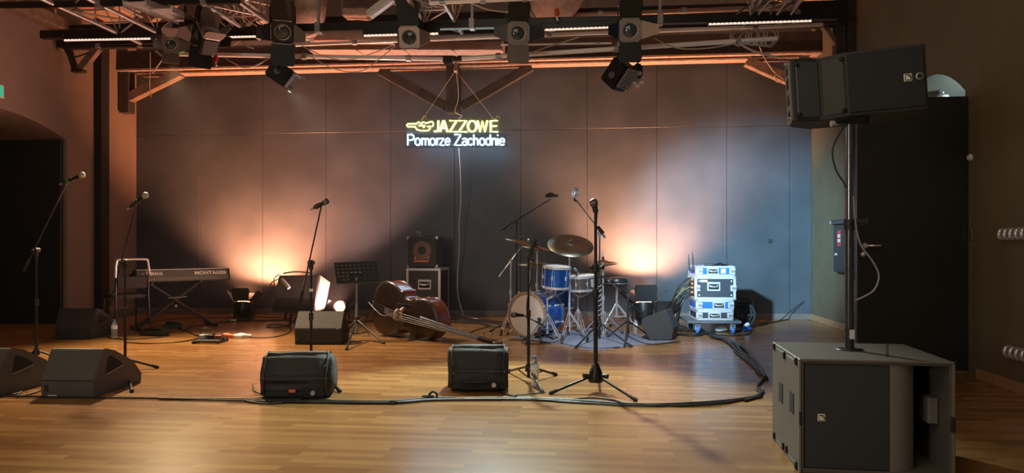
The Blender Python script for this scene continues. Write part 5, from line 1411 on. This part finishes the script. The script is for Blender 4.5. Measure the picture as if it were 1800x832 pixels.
p = WY(1108, 53, 8.2)
fresnel('spotlight facing the hall at the right, one orange-lit leaf sticking out', p, toCam(p)+Vector((.06, 0, .06)), .22, frame_m, (leaf_m, mat('leaf_orange_lit', (.4, .3, .23), .5, .2), leaf_m, leaf_m), (62, 80, 74, 40), WY(1108, 20, 8.7).z)  # orange light on the protruding leaf put into its colour
p = WY(497, 57, 8.3)
fresnel('large black spotlight hanging left, aimed away toward the wall', p, toCam(p)+Vector((.0, 0, -.25)), .24, leaf_m, (leaf_m, mat('leaf_green_grey', (.25, .26, .23), .45, .3), leaf_m, leaf_m), (78, 35, 70, 50), WY(497, 12, 8.7).z)
p = WY(356, 62, 8.3)
fresnel('large black spotlight hanging farthest left, its leaves spread wide', p, toCam(p)+Vector((.5, 0, -.35)), .24, leaf_m, (leaf_m, leaf_m, leaf_m, leaf_p), (70, 50, 70, 60), WY(352, 20, 8.7).z)
p = WY(371, 58, 8.15)
fresnel('silver-fronted small spotlight tilted up beside the far left black one', p, Vector((.45, -.5, .5)), .19, mat('frame_silver', (.5, .49, .47), .4, .6), (leaf_p, leaf_p, leaf_p, leaf_p), (30, 30, 30, 30), None)
p = WY(300, 78, 8.5)
fresnel('small spotlight at the left end of the bright pipe with a brown leaf', p, Vector((.4, -.7, -.3)), .17, leaf_p, (leaf_p, leaf_p, leaf_p, leaf_p), (40, 60, 40, 40), WY(300, 62, 8.7).z)

# square LED wash lights
def wash(label, c, ang, s, bar, fins=False, yaw=0):
    M = Matrix.Translation(Vector(c)) @ Matrix.Rotation(YAW+yaw, 4, 'Z') @ Matrix.Rotation(ang, 4, 'Y')
    t = thing('wash_light', label, 'spotlight', M=M)
    MB().box((0, 0, 0), (s, s*.75, s*.8), s*.06, seg=2).build('housing', black_metal, t)
    MB().lathe([(s*.09, 0), (s*.12, 0), (s*.12, .006), (s*.09, .006)], 24, Matrix.Translation((-s*.1, -s*.375-.001, 0)) @ Matrix.Rotation(PI/2, 4, 'X'), cap=False).build('tilt_knob', dull_steel, t)
    MB().lathe([(s*.05, 0), (s*.05, .008)], 18, Matrix.Translation((-s*.1, -s*.375, 0)) @ Matrix.Rotation(PI/2, 4, 'X')).build('knob_cap', dull_steel, t)
    hm = mat('heat_sink', (.5, .4, .36), .4, .6)
    g = MB()
    if fins:
        g.box((s*.1, 0, -s*.46), (s*.8, s*.7, .012))
        for k in range(9): g.box((-s*.26+k*s*.09, 0, -s*.5), (.008, s*.66, s*.14))
        g.build('heat_sink', hm, t)
    else:
        g.box((s*.56, 0, 0), (s*.14, s*.7, s*.72), s*.02); g.build('front_frame', mat('frame_silver', (.5, .49, .47), .4, .6), t)
        MB().box((s*.632, 0, 0), (.006, s*.6, s*.6)).build('lens', lens_m, t)
        for k in (-1, 1):
            MB().box((s*.72, 0, k*s*.4), (s*.24, s*.62, .006)).build('barn_door', leaf_p, t)
    cw = Vector(c)
    g = MB().tube([cw-FV*s*.5, cw-FV*s*.5+Vector((0, 0, (bar-cw.z)*.55)), Vector((cw.x, cw.y, bar))], .012, 8).tube([cw+FV*s*.5, cw+FV*s*.5+Vector((0, 0, (bar-cw.z)*.55)), Vector((cw.x, cw.y, bar))], .012, 8)
    g.build('yoke', black_metal, t, True)
    MB().box((cw.x, cw.y, bar), (.05, .06, .08), .008).build('clamp', dull_steel, t, True)
    return t
c = WY(495, 131, 8.95); wash('square black wash light hanging below the pipe, left of the sign', c, math.radians(35), .3, WY(495, 97, 8.95).z)
c = WY(1088, 131, 8.95); wash('square black wash light with a ribbed pinkish flank, right of the sign', c, math.radians(-48), .32, WY(1100, 80, 8.95).z, True, -.75)
c = WY(1121, 131, 9.05)
t = thing('wash_light', 'tiny wash light hanging just right of the ribbed one', 'spotlight', c)
MB().box((0, 0, .02), (.11, .12, .2), .02, seg=2).build('housing', black_metal, t); MB().tube([(0, 0, .12), (0, 0, WY(1121, 78, 9.05).z-c.z)], .012).build('yoke', black_metal, t)
g = MB().prism([(-.07, -.1), (.07, -.1), (.09, -.06), (.05, -.03), (-.05, -.03), (-.09, -.06)], -.05, .05, STAND); g.build('front_shade', mat('heat_sink', (.5, .4, .36), .4, .6), t)
MB().ball((0, 0, -.13), .03, 10).ball((.02, -.06, .0), .024, 10).build('safety_cap', white_plastic, t)

# ducts and boxes between the beams
duct_m = mat('duct_skin', (.5, .36, .29), .6, .2, .12, 12, .5, bscale=20)
def ribduct(label, pts, r, name='air_duct'):
    t = thing(name, label, 'duct', pts[0]); P = cat_curve(pts, 16)
    MB().tube(P, [r*(1+.035*(i % 2)) for i in range(len(P))], 24).build('hose', duct_m, t, True)
    for e, f in ((0, 1), (-1, -2)):
        d = (P[e]-P[f]).normalized(); MB().tube([P[e]-d*.02, P[e]+d*.03], r*1.06, 24).build('collar', dull_steel, t, True)
ribduct('fat flexible duct coming down at the top, left of centre', [WY(548, -70, 9.0), WY(548, -20, 9.0), WY(546, 20, 9.05), WY(536, 46, 9.3)], .19)
ribduct('fat crumpled duct hanging at the top, right of centre', [WY(1005, -80, 8.9), WY(1000, -40, 8.95), WY(985, -5, 9.1), WY(958, 20, 9.3)], .26)
duct2 = mat('duct_panel', (.42, .29, .24), .65, .1, .15, 8, .3, bscale=15)
def boxduct(label, x0, x1, ytop, ybot, Y, dp, m):
    a, b_ = WY(x0, (ytop+ybot)/2, Y), WY(x1, (ytop+ybot)/2, Y); h = (ybot-ytop)/1300*(Y*1.01)
    t = thing('air_duct', label, 'duct', a)
    MB().bar(a, b_, dp, h, .006).build('casing', m, t, True)
    L = (b_-a).length; n = max(2, int(L/.55)); d = (b_-a).normalized()
    for i in range(n+1):
        q = a+d*(L*i/n); MB().bar(q-d*.012, q+d*.012, dp+.02, h+.02).build('seam_flange', m, t, True)
boxduct('long pinkish square duct above the brown beam, centre left', 552, 884, 78, 93, 10.3, .3, duct2)
boxduct('short brown square duct behind the black bar, centre left', 552, 690, 56, 75, 9.75-.32, .2, duct2)
p0, p1 = WY(648, 27, 9.0), WY(690, -4, 9.0)
t = thing('strip_light', 'silver strip light tilted at the top between two spotlights', 'lamp', p0)
MB().bar(p0, p1, .12, .1, .01).build('housing', alu, t, True); MB().bar(p0+Vector((0, -.065, 0)), p1+Vector((0, -.065, 0)), .01, .07, .002).build('diffuser', white_plastic, t, True)
p0, p1 = WY(606, 25, 9.1), WY(650, 25, 9.1)
t = thing('insulation_pad', 'rough pinkish block at the top beside the tilted strip light', 'insulation', p0)
MB().bar(p0, p1, .2, .1).bevel(.01, 2, 20, .012, 12, 4).build('block', mat('rough_wool', (.55, .38, .3), .95, 0, .3, 40, .8), t, True)
MB().tube([p0+Vector((0, -.1, -.05)), p0+Vector((0, -.1, .3))], .006, 6).build('wire', dull_steel, t, True)
p0 = WY(460, 40, 9.3); p1 = WY(452, -40, 9.3)
t = thing('roof_post', 'short pinkish timber post at the top beside the black spotlight', 'post', p0)
MB().bar(p0, p1, .12, .12, .006).build('post', mat('timber_pale', (.45, .3, .24), .7, 0, .2, 10, .3), t, True); MB().box(p0+Vector((0, 0, .05)), (.15, .15, .05), .005).build('shoe', dull_steel, t, True)
p0 = WY(1124, 33, 9.1)
t = thing('roof_post', 'thin pale post at the top right of the right-hand spotlight', 'post', p0)
MB().bar(p0, p0+Vector((0, 0, .5)), .05, .05, .004).build('post', MATS['timber_pale'], t, True); MB().box(p0, (.07, .07, .03), .004).build('shoe', dull_steel, t, True)
# bracket of black plate above the sign
t = thing('beam_bracket', 'black wedge-shaped bracket plate at the beam above the sign', 'bracket', WY(782, 100, 10.75))
q = [WY(x, y, 10.75) for x, y in ((765, 80), (802, 80), (794, 112), (782, 114))]
Mq = Matrix(((1, 0, 0, 0), (0, 0, 1, 10.75), (0, 1, 0, 0), (0, 0, 0, 1)))
MB().prism([(v.x, v.z) for v in q], -.06, .06, Mq).build('plate', black_metal, t, True)
for v in q[:2]: MB().tube([v-Vector((0, .08, .04)), v+Vector((0, .08, -.04))], .014, 8).build('bolt', dull_steel, t, True)
# perforated cable trays under the left ceiling
def tray(label, x0, y0, x1, y1, Y0, Y1):
    a, b_ = WY(x0, y0, Y0), WY(x1, y1, Y1)
    t = thing('cable_tray', label, 'cable tray', a)
    d = (b_-a); n = int(d.length/.06)
    side = Vector((1, 0, 0)); g = MB()
    for sx in (-.12, .12): g.bar(a+side*sx, b_+side*sx, .012, .06)
    g.build('rail', dull_steel, t, True)
    g = MB()
    for i in range(n): g.bar(a+d*(i/n)-side*.12, a+d*(i/n)+side*.12, .02, .006)
    g.build('rungs', alu, t, True)
tray('perforated cable tray sloping under the left ceiling', 236, 4, 330, 38, 7.0, 8.6)
tray('short perforated cable tray left of the far left black spotlight', 282, 16, 318, 33, 7.2, 8.4)

# loose cables up in the rig
cnum = [0]
def cableobj(label, pts, r=.007, m=cable_m, n=6, group=None):
    return tag(MB().tube(cat_curve(pts, n), r, 6).build('cable', m), label, 'cable', group)
pale_c = mat('cable_pale', (.45, .36, .3), .5)
R_ = lambda *pts, Y=8.85: [WY(x, y, Y) for x, y in pts]
cableobj('pale cable drooping in a loop under the second LED batten', R_((389, 68), (398, 76), (410, 79), (423, 72), (436, 82), (446, 85)), .008, pale_c)
cableobj('cable sagging below the bright pipe left of the square wash light', R_((394, 101), (420, 116), (432, 119), (452, 114), (478, 100)), .008, pale_c)
cableobj('thin long cable sagging under the pipes left of the sign', R_((530, 80), (560, 95), (590, 104), (620, 104), (660, 92), (690, 79)), .006, pale_c)
cableobj('thin cable climbing to the pipes just left of the sign', R_((540, 96), (590, 122), (635, 125), (665, 105), (695, 80)), .006, pale_c)
cableobj('thin cable sagging between the right spotlight and the cable coil', R_((1148, 66), (1175, 80), (1205, 86), (1250, 84), (1293, 76)), .008, pale_c)
cableobj('pale slanting cable below the pipes right of the centre spotlight', R_((935, 92), (970, 80), (1000, 71), (1018, 65)), .008, pale_c)
cableobj('thin pale cable sagging at the very top above the centre spotlight', R_((812, -3), (835, 8), (860, 17), (890, 21), Y=8.0), .008, pale_c)
cableobj('thick pale cable end curling down from the coil to the right brace', R_((1298, 75), (1320, 88), (1345, 96), (1365, 100)), .013, pale_c)
cableobj('thin cable hanging past the right brace in a loop', [WY(x, y, 10.9) for x, y in ((1335, 82), (1345, 104), (1362, 128), (1378, 141), (1366, 144), (1362, 132))], .007, pale_c)
cableobj('thin cable hanging down in front of the left brace', [WY(x, y, 10.9) for x, y in ((264, 92), (264, 120), (263, 150), (266, 172))], .007, pale_c)
cableobj('pale cable running from the left pipe end down to the brown beam', [WY(x, y, 9.6) for x, y in ((290, 98), (280, 112), (268, 128))], .009, pale_c)
cableobj('thick glossy cable looped under the left end of the bright pipe', R_((274, 90), (285, 98), (295, 101), (303, 95)), .014, pale_c)
cableobj('bright green cable tie knot at the left end of the bright pipe', R_((295, 82), (298, 90), (305, 91), (316, 92), (324, 89)), .014, mat('green_tie', (.15, .6, .2), .4))
random.seed(3)
for k in range(7):
    x0 = 1292+k*9; 
    pts = [WY(x0+random.uniform(-4, 4), 52, 9.0), WY(x0-8+random.uniform(-6, 4), 66, 8.95), WY(x0+6+random.uniform(-6, 10), 76+random.uniform(0, 8), 8.92), WY(x0+22+random.uniform(-6, 8), 68, 8.95), WY(x0+20, 52, 9.0)]
    cableobj('pale cable loop in the coil hung at the right end of the bright pipe', pts, .009, pale_c, 6, 'cable loops of the coil on the right pipe')
for k in range(8):
    x0 = 1300+k*12
    pts = [WY(x0+30+random.uniform(-8, 8), -8, 8.1), WY(x0+12+random.uniform(-8, 8), 8, 8.3), WY(x0+random.uniform(-8, 8), 25, 8.6)]
    cableobj('cable hanging in the knot at the upper right truss', pts, .012, pale_c if k % 2 else cable_m, 5, 'cables in the knot on the right truss')
for k in range(9):
    x0 = 700+k*8
    pts = [WY(x0+random.uniform(-6, 6), -6, 8.3), WY(x0+14+random.uniform(-10, 10), 4+random.uniform(-4, 8), 8.3), WY(x0+6+random.uniform(-10, 10), 14+random.uniform(-6, 4), 8.3), WY(x0-8+random.uniform(-6, 6), 6, 8.3)]
    cableobj('cable in the tangle at the top above the pinkish-fronted spotlight', pts, .007, pale_c if k % 3 else white_plastic, 6, 'cables in the tangle on the middle truss')
for k in range(6):
    x0 = 380+k*14
    pts = [WY(x0+random.uniform(-8, 8), 2, 8.2), WY(x0+10+random.uniform(-8, 8), 18, 8.3), WY(x0+random.uniform(-8, 8), 30, 8.4), WY(x0+16, 46, 8.5)]
    cableobj('cable in the tangle on the truss between the left black spotlights', pts, .008, pale_c, 6, 'cables in the tangle on the left truss')
for lab, x, y in (('red connector hanging on the truss left of the large black spotlight', 440, 32), ('red connector dangling under the bright pipe at the left', 379, 103), ('tiny red lamp on the far left truss', 97, 11), ('red connector at the crumpled duct', 979, 23)):
    q = WY(x, y, 8.6)
    t = thing('plug_connector', lab, 'plug', q)
    MB().tube([q+Vector((0, 0, .05)), q, q-Vector((0, 0, .04))], [.02, .032, .02], 10).build('body', red_plastic, t, True)
    MB().tube([q-Vector((0, 0, .04)), q-Vector((-.01, 0, .09))], .012, 8).build('tip', white_plastic, t, True)

# ------------------------------------------------------------------ floor spotlights
glow_o = mat('lamp_glow_orange', (1, .6, .4), .4, emit=(1, .33, .14), es=30)
glow_hot = mat('lamp_glow_hot', (1, .8, .7), .4, emit=(1, .42, .24), es=3.2)
def uplight(label, base, s, lean, leaf_angles, glow, up=True):
    """short can on a floor plate, lens turned up, four leaves"""
    t = thing('floor_spotlight', label, 'spotlight', base, YAW)
    MB().box((0, 0, .012), (s*1.5, s*1.2, .024), .006).build('floor_plate', black_metal, t)
    for sx in (-1, 1): MB().bar((sx*s*.68, 0, .02), (sx*s*.68, 0, s*1.1), .012, .05, .003).build('yoke_arm', black_metal, t)
    Mh = Matrix.Translation((0, 0, s*.95)) @ Matrix.Rotation(lean, 4, 'X')
    MB().lathe([(s*.4, -s*.75), (s*.52, -s*.68), (s*.56, -s*.2), (s*.6, s*.2), (s*.6, s*.28)], 28, Mh).build('can', black_metal, t)
    g = MB()
    for k in range(12):
        a = 2*PI*k/12; g.box((0, 0, 0), (.012, .008, s*.5), 0, Mh @ Matrix.Rotation(a, 4, 'Z') @ Matrix.Translation((s*.56, 0, -s*.35)))
    g.build('cooling_fins', black_metal, t)
    MB().lathe([(s*.52, s*.285), (0, s*.3)], 28, Mh, cap=False).build('lens', black_matte, t)
    for i in range(18):
        r_, a = (s*.16, i*2*PI/6) if i < 6 else (s*.4, i*2*PI/12)
        MB().ball((r_*math.cos(a), r_*math.sin(a), s*.31), s*.075, 8, (1, 1, .6), Mh).build('led', glow, t)
    for k, op in enumerate(leaf_angles):
        if op is None: continue
        a = k*PI/2
        R2 = Mh @ Matrix.Rotation(a, 4, 'Z') @ Matrix.Translation((0, -s*.62, s*.3)) @ Matrix.Rotation(math.radians(90+op), 4, 'X') @ Matrix.Translation((0, 0, 0))
        w0 = s*.55; L = s*1.0
        MB().prism([(-w0, 0), (w0, 0), (w0*1.25, L*.75), (w0*1.1, L), (-w0*1.1, L), (-w0*1.25, L*.75)], -.003, .003, R2).build('barn_door', leaf_m, t)
    return t, Mh
b = W(430, 556, 11.3); b.z = 0; b = b-FV*.05
uplight('floor spotlight with raised leaves glowing orange at the foot of the wall, left', Vector((b.x, b.y, 0)), .2, -.25, (25, 35, 25, 35), glow_o)
b2 = W(1132, 568, 10.5); b2.z = 0
uplight('floor spotlight with raised leaves behind the tilted black wedge, right', Vector((b2.x, b2.y, 0)), .24, -.2, (20, 45, 25, 45), glow_o)
# lamp facing the hall
dl = 10.62; c = W(598, 541, dl)
t = thing('floor_spotlight', 'dazzling orange lamp facing the hall behind the music stand', 'spotlight', Vector((c.x, c.y, 0)))
aim = ((Vector((0, 0, CAMZ))-c).normalized()-RV*.2+Vector((0, 0, .35))).normalized()
Ml = align(aim, c)
MB().lathe([(.05, -.2), (.085, -.17), (.095, -.02), (.1, .0), (.1, .015)], 28, Ml).build('can', black_metal, t, True)
MB().lathe([(.088, .012), (.05, .02), (0, .024)], 28, Ml, cap=False).build('lens', glow_hot, t, True)
MB().tube([c-aim*.08-RV*.12, Vector((c.x, c.y, .03))-RV*.12, Vector((c.x, c.y, .03))+RV*.12, c-aim*.08+RV*.12], .01, 8).box((c.x, c.y, .012), (.3, .2, .024), .005).build('yoke', black_metal, t, True)
for sx, tp in ((-1, ((578, 527), (590, 534), (586, 548), (572, 541))), (1, ((605, 545), (624, 527), (624, 533), (608, 549)))):
    q = [W(x, y, dl+.1+(0.05 if i in (1, 2) else 0)) for i, (x, y) in enumerate(tp)]
    nr = (q[1]-q[0]).cross(q[3]-q[0]).normalized()*.003
    MB().add([v-nr for v in q]+[v+nr for v in q], [[3, 2, 1, 0], [4, 5, 6, 7], [0, 1, 5, 4], [1, 2, 6, 5], [2, 3, 7, 6], [3, 0, 4, 7]]).build('barn_door', mat('leaf_grey', (.07, .068, .066), .5, .2), t, True)
CL = c; AIML = aim

# ------------------------------------------------------------------ cables on the floor
random.seed(11)
def floor_cable(label, pts, r=.008, m=cable_m, jit=0, group=None, z=None):
    P = []
    for x, y in pts:
        q = F(x+random.uniform(-jit, jit)*3, y+random.uniform(-jit, jit)); q.z = (z or r)+random.uniform(0, .004); P.append(q)
    return tag(MB().tube(cat_curve(P, 5), r, 6).build('cable', m), label, 'cable', group)
g_ = 'stage front cables on the floor'
lab_ = 'black cable lying along the front edge of the stage area'
for k, yy in enumerate((0, 1.5, 3.5)):
    x0 = (-20, 280, 330)[k]
    pts = [(x, y) for x, y in ((-20, 699), (120, 701), (280, 703), (440, 705), (560, 707), (690, 708), (760, 704), (880, 702), (960, 703), (1040, 708), (1130, 713), (1230, 710), (1300, 703), (1338, 696)) if x >= x0]
    floor_cable(lab_, [(x, y+yy) for x, y in pts], .008, jit=.9, group=g_)
floor_cable('black cable looping in front of the left covered wedge', [(444, 678), (448, 690), (470, 699), (430, 706), (474, 712), (520, 706), (540, 700)], .006)
floor_cable('black cable from the left covered wedge drooping to the middle', [(540, 702), (580, 706), (620, 711), (680, 708), (740, 703), (800, 701)], .007)
floor_cable('black cable from the plug of the middle covered wedge to the floor bundle', [(871, 684), (880, 692), (905, 698), (960, 704), (1020, 709)], .006)
floor_cable('thin cable from the straight tripod stand across to the front cables', [(958, 692), (930, 695), (905, 698), (960, 706), (1040, 712), (1110, 716)], .005)
floor_cable('looping cable along the front edge near the tall stand', [(905, 702), (980, 706), (1040, 702), (1075, 705), (1100, 711), (1180, 716), (1260, 713), (1330, 700)], .007)
floor_cable('thin black cable tangle beside the leftmost wedges', [(0, 690), (20, 696), (38, 691), (30, 699), (55, 694), (74, 687)], .006)
t = thing('cable_clip', 'black cable clamp standing up on the front cables beside the middle wedge', 'clamp', F(762, 702))
MB().tube(cat_curve([(-.02, 0, .01), (-.03, 0, .035), (0, 0, .055), (.025, 0, .035), (.02, 0, .01)], 5), .009, 8).build('loop', black_plastic, t); MB().box((-.04, 0, .014), (.09, .035, .028), .006).build('jaw', black_plastic, t)
t = thing('plug_connector', 'flat black connector hanging off the front cables at the left of centre', 'plug', F(691, 711))
MB().box((0, 0, .014), (.06, .03, .028), .008).build('body', black_plastic, t); MB().tube([(-.03, 0, .014), (-.05, 0.02, .012)], .01, 8).build('tail', rubber, t)
# cables around the pedals and keyboard
floor_cable('cable running from the bottle by the left wall under the keyboard', [(188, 594), (215, 598), (260, 596), (300, 592)], .007)
floor_cable('long cable curving on the floor in front of the keyboard stand', [(222, 604), (260, 605), (310, 603), (345, 597), (352, 592)], .007)
floor_cable('cable from the volume pedal to the pedal board', [(312, 576), (330, 584), (345, 591), (358, 593)], .008)
floor_cable('thick cable leading from the keyboard to the power brick', [(320, 582), (340, 575), (370, 570), (412, 566)], .008)
floor_cable('cable from the power brick to the tilted amplifier', [(436, 565), (470, 565), (500, 564), (518, 566)], .012)
floor_cable('cable making a flat loop in front of the tilted amplifier', [(522, 556), (515, 566), (500, 575), (475, 577), (470, 574), (490, 572), (508, 576), (511, 582), (504, 588)], .008)
floor_cable('thin cable from the white connector to the dark wedge', [(438, 594), (465, 595), (490, 592), (504, 588)], .006, m=cable_m)
floor_cable('thin cable between pedal board and orange connector', [(388, 596), (394, 595), (410, 593), (420, 594)], .006)
floor_cable('cable lying along the wall foot left of the floor spotlight', [(240, 572), (300, 562), (360, 560), (420, 558), (480, 559), (520, 561)], .007)
for k in range(4):
    floor_cable('black cable lying on the floor behind the double bass', [(640+10*k, 566+2*k), (700, 562+3*k), (800, 561+2.5*k), (860, 564+2*k), (900, 570+2*k)], .007, jit=1.2, group='cables behind the double bass')
floor_cable('cable in a wide loop between the double bass and the bass drum', [(800, 562), (805, 569), (840, 570), (860, 574), (835, 582), (825, 587)], .006)
floor_cable('cable winding from the double bass neck to the orange-lit stand', [(840, 570), (870, 576), (885, 574), (896, 578)], .006)
floor_cable('cable along the front edge of the rug', [(895, 598), (940, 601), (985, 606), (1040, 614), (1090, 612)], .006)
floor_cable('cable looping under the tom stand', [(915, 597), (920, 604), (950, 606), (975, 603), (990, 597)], .006)
floor_cable('cable on the rug between short stand and right wedge', [(1100, 590), (1125, 603), (1150, 607), (1180, 604), (1196, 602)], .007)
floor_cable('cable lying from the right wedge to the rack', [(1180, 592), (1200, 588), (1225, 592), (1240, 588)], .007)
for k in range(5):
    floor_cable('black cable in the tangle on the floor left of the rack', [(1160+8*k, 578+2*k), (1190, 574+4*k), (1215, 580+3*k), (1235, 586+random.uniform(-3, 4)), (1222, 576+2*k)], .008, jit=2, group='cable tangle left of the rack')
# bundle from the rack to the subwoofer
for k in range(12):
    o = (k-6)*1.0
    pts = [(1232+k*2, 588), (1255+random.uniform(-6, 8), 591+k*.5), (1285+o+random.uniform(-5, 5), 604+random.uniform(-3, 4)), (1305+o+random.uniform(-8, 8), 622+random.uniform(-3, 3)), (1322+o, 640+random.uniform(-3, 3)), (1336+o*.6, 655+random.uniform(-3, 3)), (1346, 668)]
    floor_cable('black cable in the bundle running from the rack to the subwoofer', pts, .009, jit=1.2, group='cable bundle from rack to subwoofer', z=.009+.008*(k % 3))
for k in range(4):
    floor_cable('black cable looping out at the left flank of the subwoofer', [(1345, 664), (1337, 672+k), (1332, 680+2*k), (1339, 690+k), (1330, 698+k), (1310, 704+k)], .008, jit=1, group='cables beside the subwoofer')
# multicore tails hanging on the left of the rack
for k in range(14):
    y0 = 490+(k % 5)*7+random.uniform(-2, 2)
    d0 = fd(588)+.15
    q0 = W(1214, y0, d0); q1 = W(1200-k*1.2+random.uniform(-4, 4), y0+16+random.uniform(0, 12), d0+.1)
    q2 = F(1192-k*3+random.uniform(-6, 6), 572+random.uniform(-6, 8)); q2.z = .03; q3 = F(1205+random.uniform(-8, 15), 584+random.uniform(-4, 3)); q3.z = .015
    m_ = cable_m if k % 6 else mat('cable_ochre', (.13, .1, .03), .5)
    cableobj('cable drooping from the left flank of the rack to the floor', [q0, q0.lerp(q1, .5)+Vector((0, 0, .03)), q1, q1.lerp(q2, .6), q2, q3], .009, m_, 5, 'cables hanging on the rack flank')
floor_cable('thin cable running from the cable reel toward the right wall', [(1312, 582), (1330, 574), (1360, 568), (1385, 562), (1400, 556)], .006)
cableobj('thin cable rising to the socket low on the right of the back wall', [F(1322, 574)+Vector((0, 0, .01)), F(1345, 568)+Vector((0, 0, .01)), F(1370, 566)+Vector((0, 0, .02)), WY(1390, 547, YB-.12), WY(1412, 530, YB-.05)], .006)
floor_cable('cable lying in a ring under the rack dolly', [(1262, 590), (1290, 592), (1318, 588), (1316, 582), (1290, 584)], .007)
tag(MB().ball(F(1268, 584)+Vector((0, 0, .05)), .06, 14, (1.6, .9, .8)).bevel(.004, 1, 70, .02, 14).build('plastic_bag', mat('clear_bag', (.6, .65, .7), .3, 0, .2)), 'crumpled pale plastic bag under the rack dolly', 'bag')
# ------------------------------------------------------------------ light
def light(kind, name, loc, col, power, aim=None, **kw):
    L = bpy.data.lights.new(name, kind); L.color = col; L.energy = power
    for k, v in kw.items(): setattr(L, k, v)
    o = bpy.data.objects.new(name, L); C.objects.link(o); o.location = loc
    if aim is not None: o.rotation_euler = (Vector(aim)-Vector(loc)).to_track_quat('-Z', 'Y').to_euler()
    o['kind'] = 'helper'
    return o
rad = math.radians
ORANGE = (1, .36, .16)
# the two orange floor spotlights
light('SPOT', 'left_uplight_beam', (b.x, b.y, .285), ORANGE, 1500, (b.x+.1, YB-.05, 1.75), spot_size=rad(120), spot_blend=.8, shadow_soft_size=.05)
light('SPOT', 'right_uplight_beam', (b2.x, b2.y, .33), (1, .43, .22), 1800, (b2.x+.05, YB-.05, 2.0), spot_size=rad(110), spot_blend=.8, shadow_soft_size=.05)
light('SPOT', 'hall_facing_lamp_beam', CL+AIML*.06, (1, .48, .36), 560, CL+AIML*.06+Vector((-.4, -.06, .91)), spot_size=rad(142), spot_blend=.3, shadow_soft_size=.07)
# stage washes; right and drum ones come from unseen lamps in the hall
light('SPOT', 'left_wash_beam', WY(300, 116, 8.3), (1, .7, .4), 1300, (-3.9, 7.0, 0), spot_size=rad(84), spot_blend=.8, shadow_soft_size=.1)
light('SPOT', 'middle_wash_beam', WY(911, 75, 7.8), (.82, 1, .9), 1350, (-.5, 5.0, 0), spot_size=rad(62), spot_blend=.5, shadow_soft_size=.08)
light('SPOT', 'right_wash_beam', (-1.2, 3.2, 2.75), (.44, .77, 1), 9500, WY(1312, 420, 11.2), spot_size=rad(27), spot_blend=1, shadow_soft_size=.1)
light('SPOT', 'drum_beam', (.2, 3.4, 4.2), (.72, .87, 1), 2600, (.5, 8.9, .3), spot_size=rad(22), spot_blend=.6, shadow_soft_size=.08)
light('SPOT', 'rear_wash_beam', WY(508, 158, 8.85), (1, .86, .7), 380, (-1.2, 9.3, 0), spot_size=rad(72), spot_blend=.8, shadow_soft_size=.08)
# added unseen fills: over the audience and from the hall's left
light('AREA', 'house_fill', (-1.5, .8, 4.6), (1, .86, .64), 85, (-1.5, 3.5, 0), size=4.0)
light('AREA', 'hall_left_fill', (-3.6, -1.9, 1.7), (1, .93, .8), 62, (1.5, 6, 1.4), size=1.0)  # unseen fill added at the hall's left, no door there
light('POINT', 'passage_glow', (3.85, 7.6, 2.45), (.5, .72, 1), 22, shadow_soft_size=.05)
# thin stage haze
hz = bpy.data.materials.new('stage_haze'); hz.use_nodes = True; nt = hz.node_tree; nt.nodes.clear()
vo_ = nt.nodes.new('ShaderNodeVolumeScatter'); vo_.inputs['Density'].default_value = .005; vo_.inputs['Anisotropy'].default_value = .2
ou_ = nt.nodes.new('ShaderNodeOutputMaterial'); nt.links.new(vo_.outputs[0], ou_.inputs['Volume'])
tag(MB().box(((XL+XR)/2, 9.8, 1.94), (XR-XL-.5, 3.1, 3.8)).build('haze', hz), 'thin haze hanging over the back of the stage', 'haze', kind='stuff')
w = bpy.data.worlds.new('World'); SC.world = w; w.use_nodes = True
w.node_tree.nodes['Background'].inputs[0].default_value = (.6, .5, .45, 1)
w.node_tree.nodes['Background'].inputs[1].default_value = .02

# ------------------------------------------------------------------ camera and view
cam = bpy.data.cameras.new('Camera'); co = bpy.data.objects.new('Camera', cam); C.objects.link(co)
cam.sensor_width = 36; cam.lens = 26.0; cam.shift_y = 14/1800; cam.clip_start = .05
co.location = (0, 0, CAMZ); co.rotation_euler = (PI/2, 0, YAW)
SC.camera = co
vs = SC.view_settings; vs.view_transform = 'Standard'; vs.look = 'None'; vs.exposure = 0; vs.gamma = 1; vs.use_curve_mapping = False
SC.cycles.use_denoising = True
SC.cycles.max_bounces = 8; SC.cycles.sample_clamp_indirect = 6
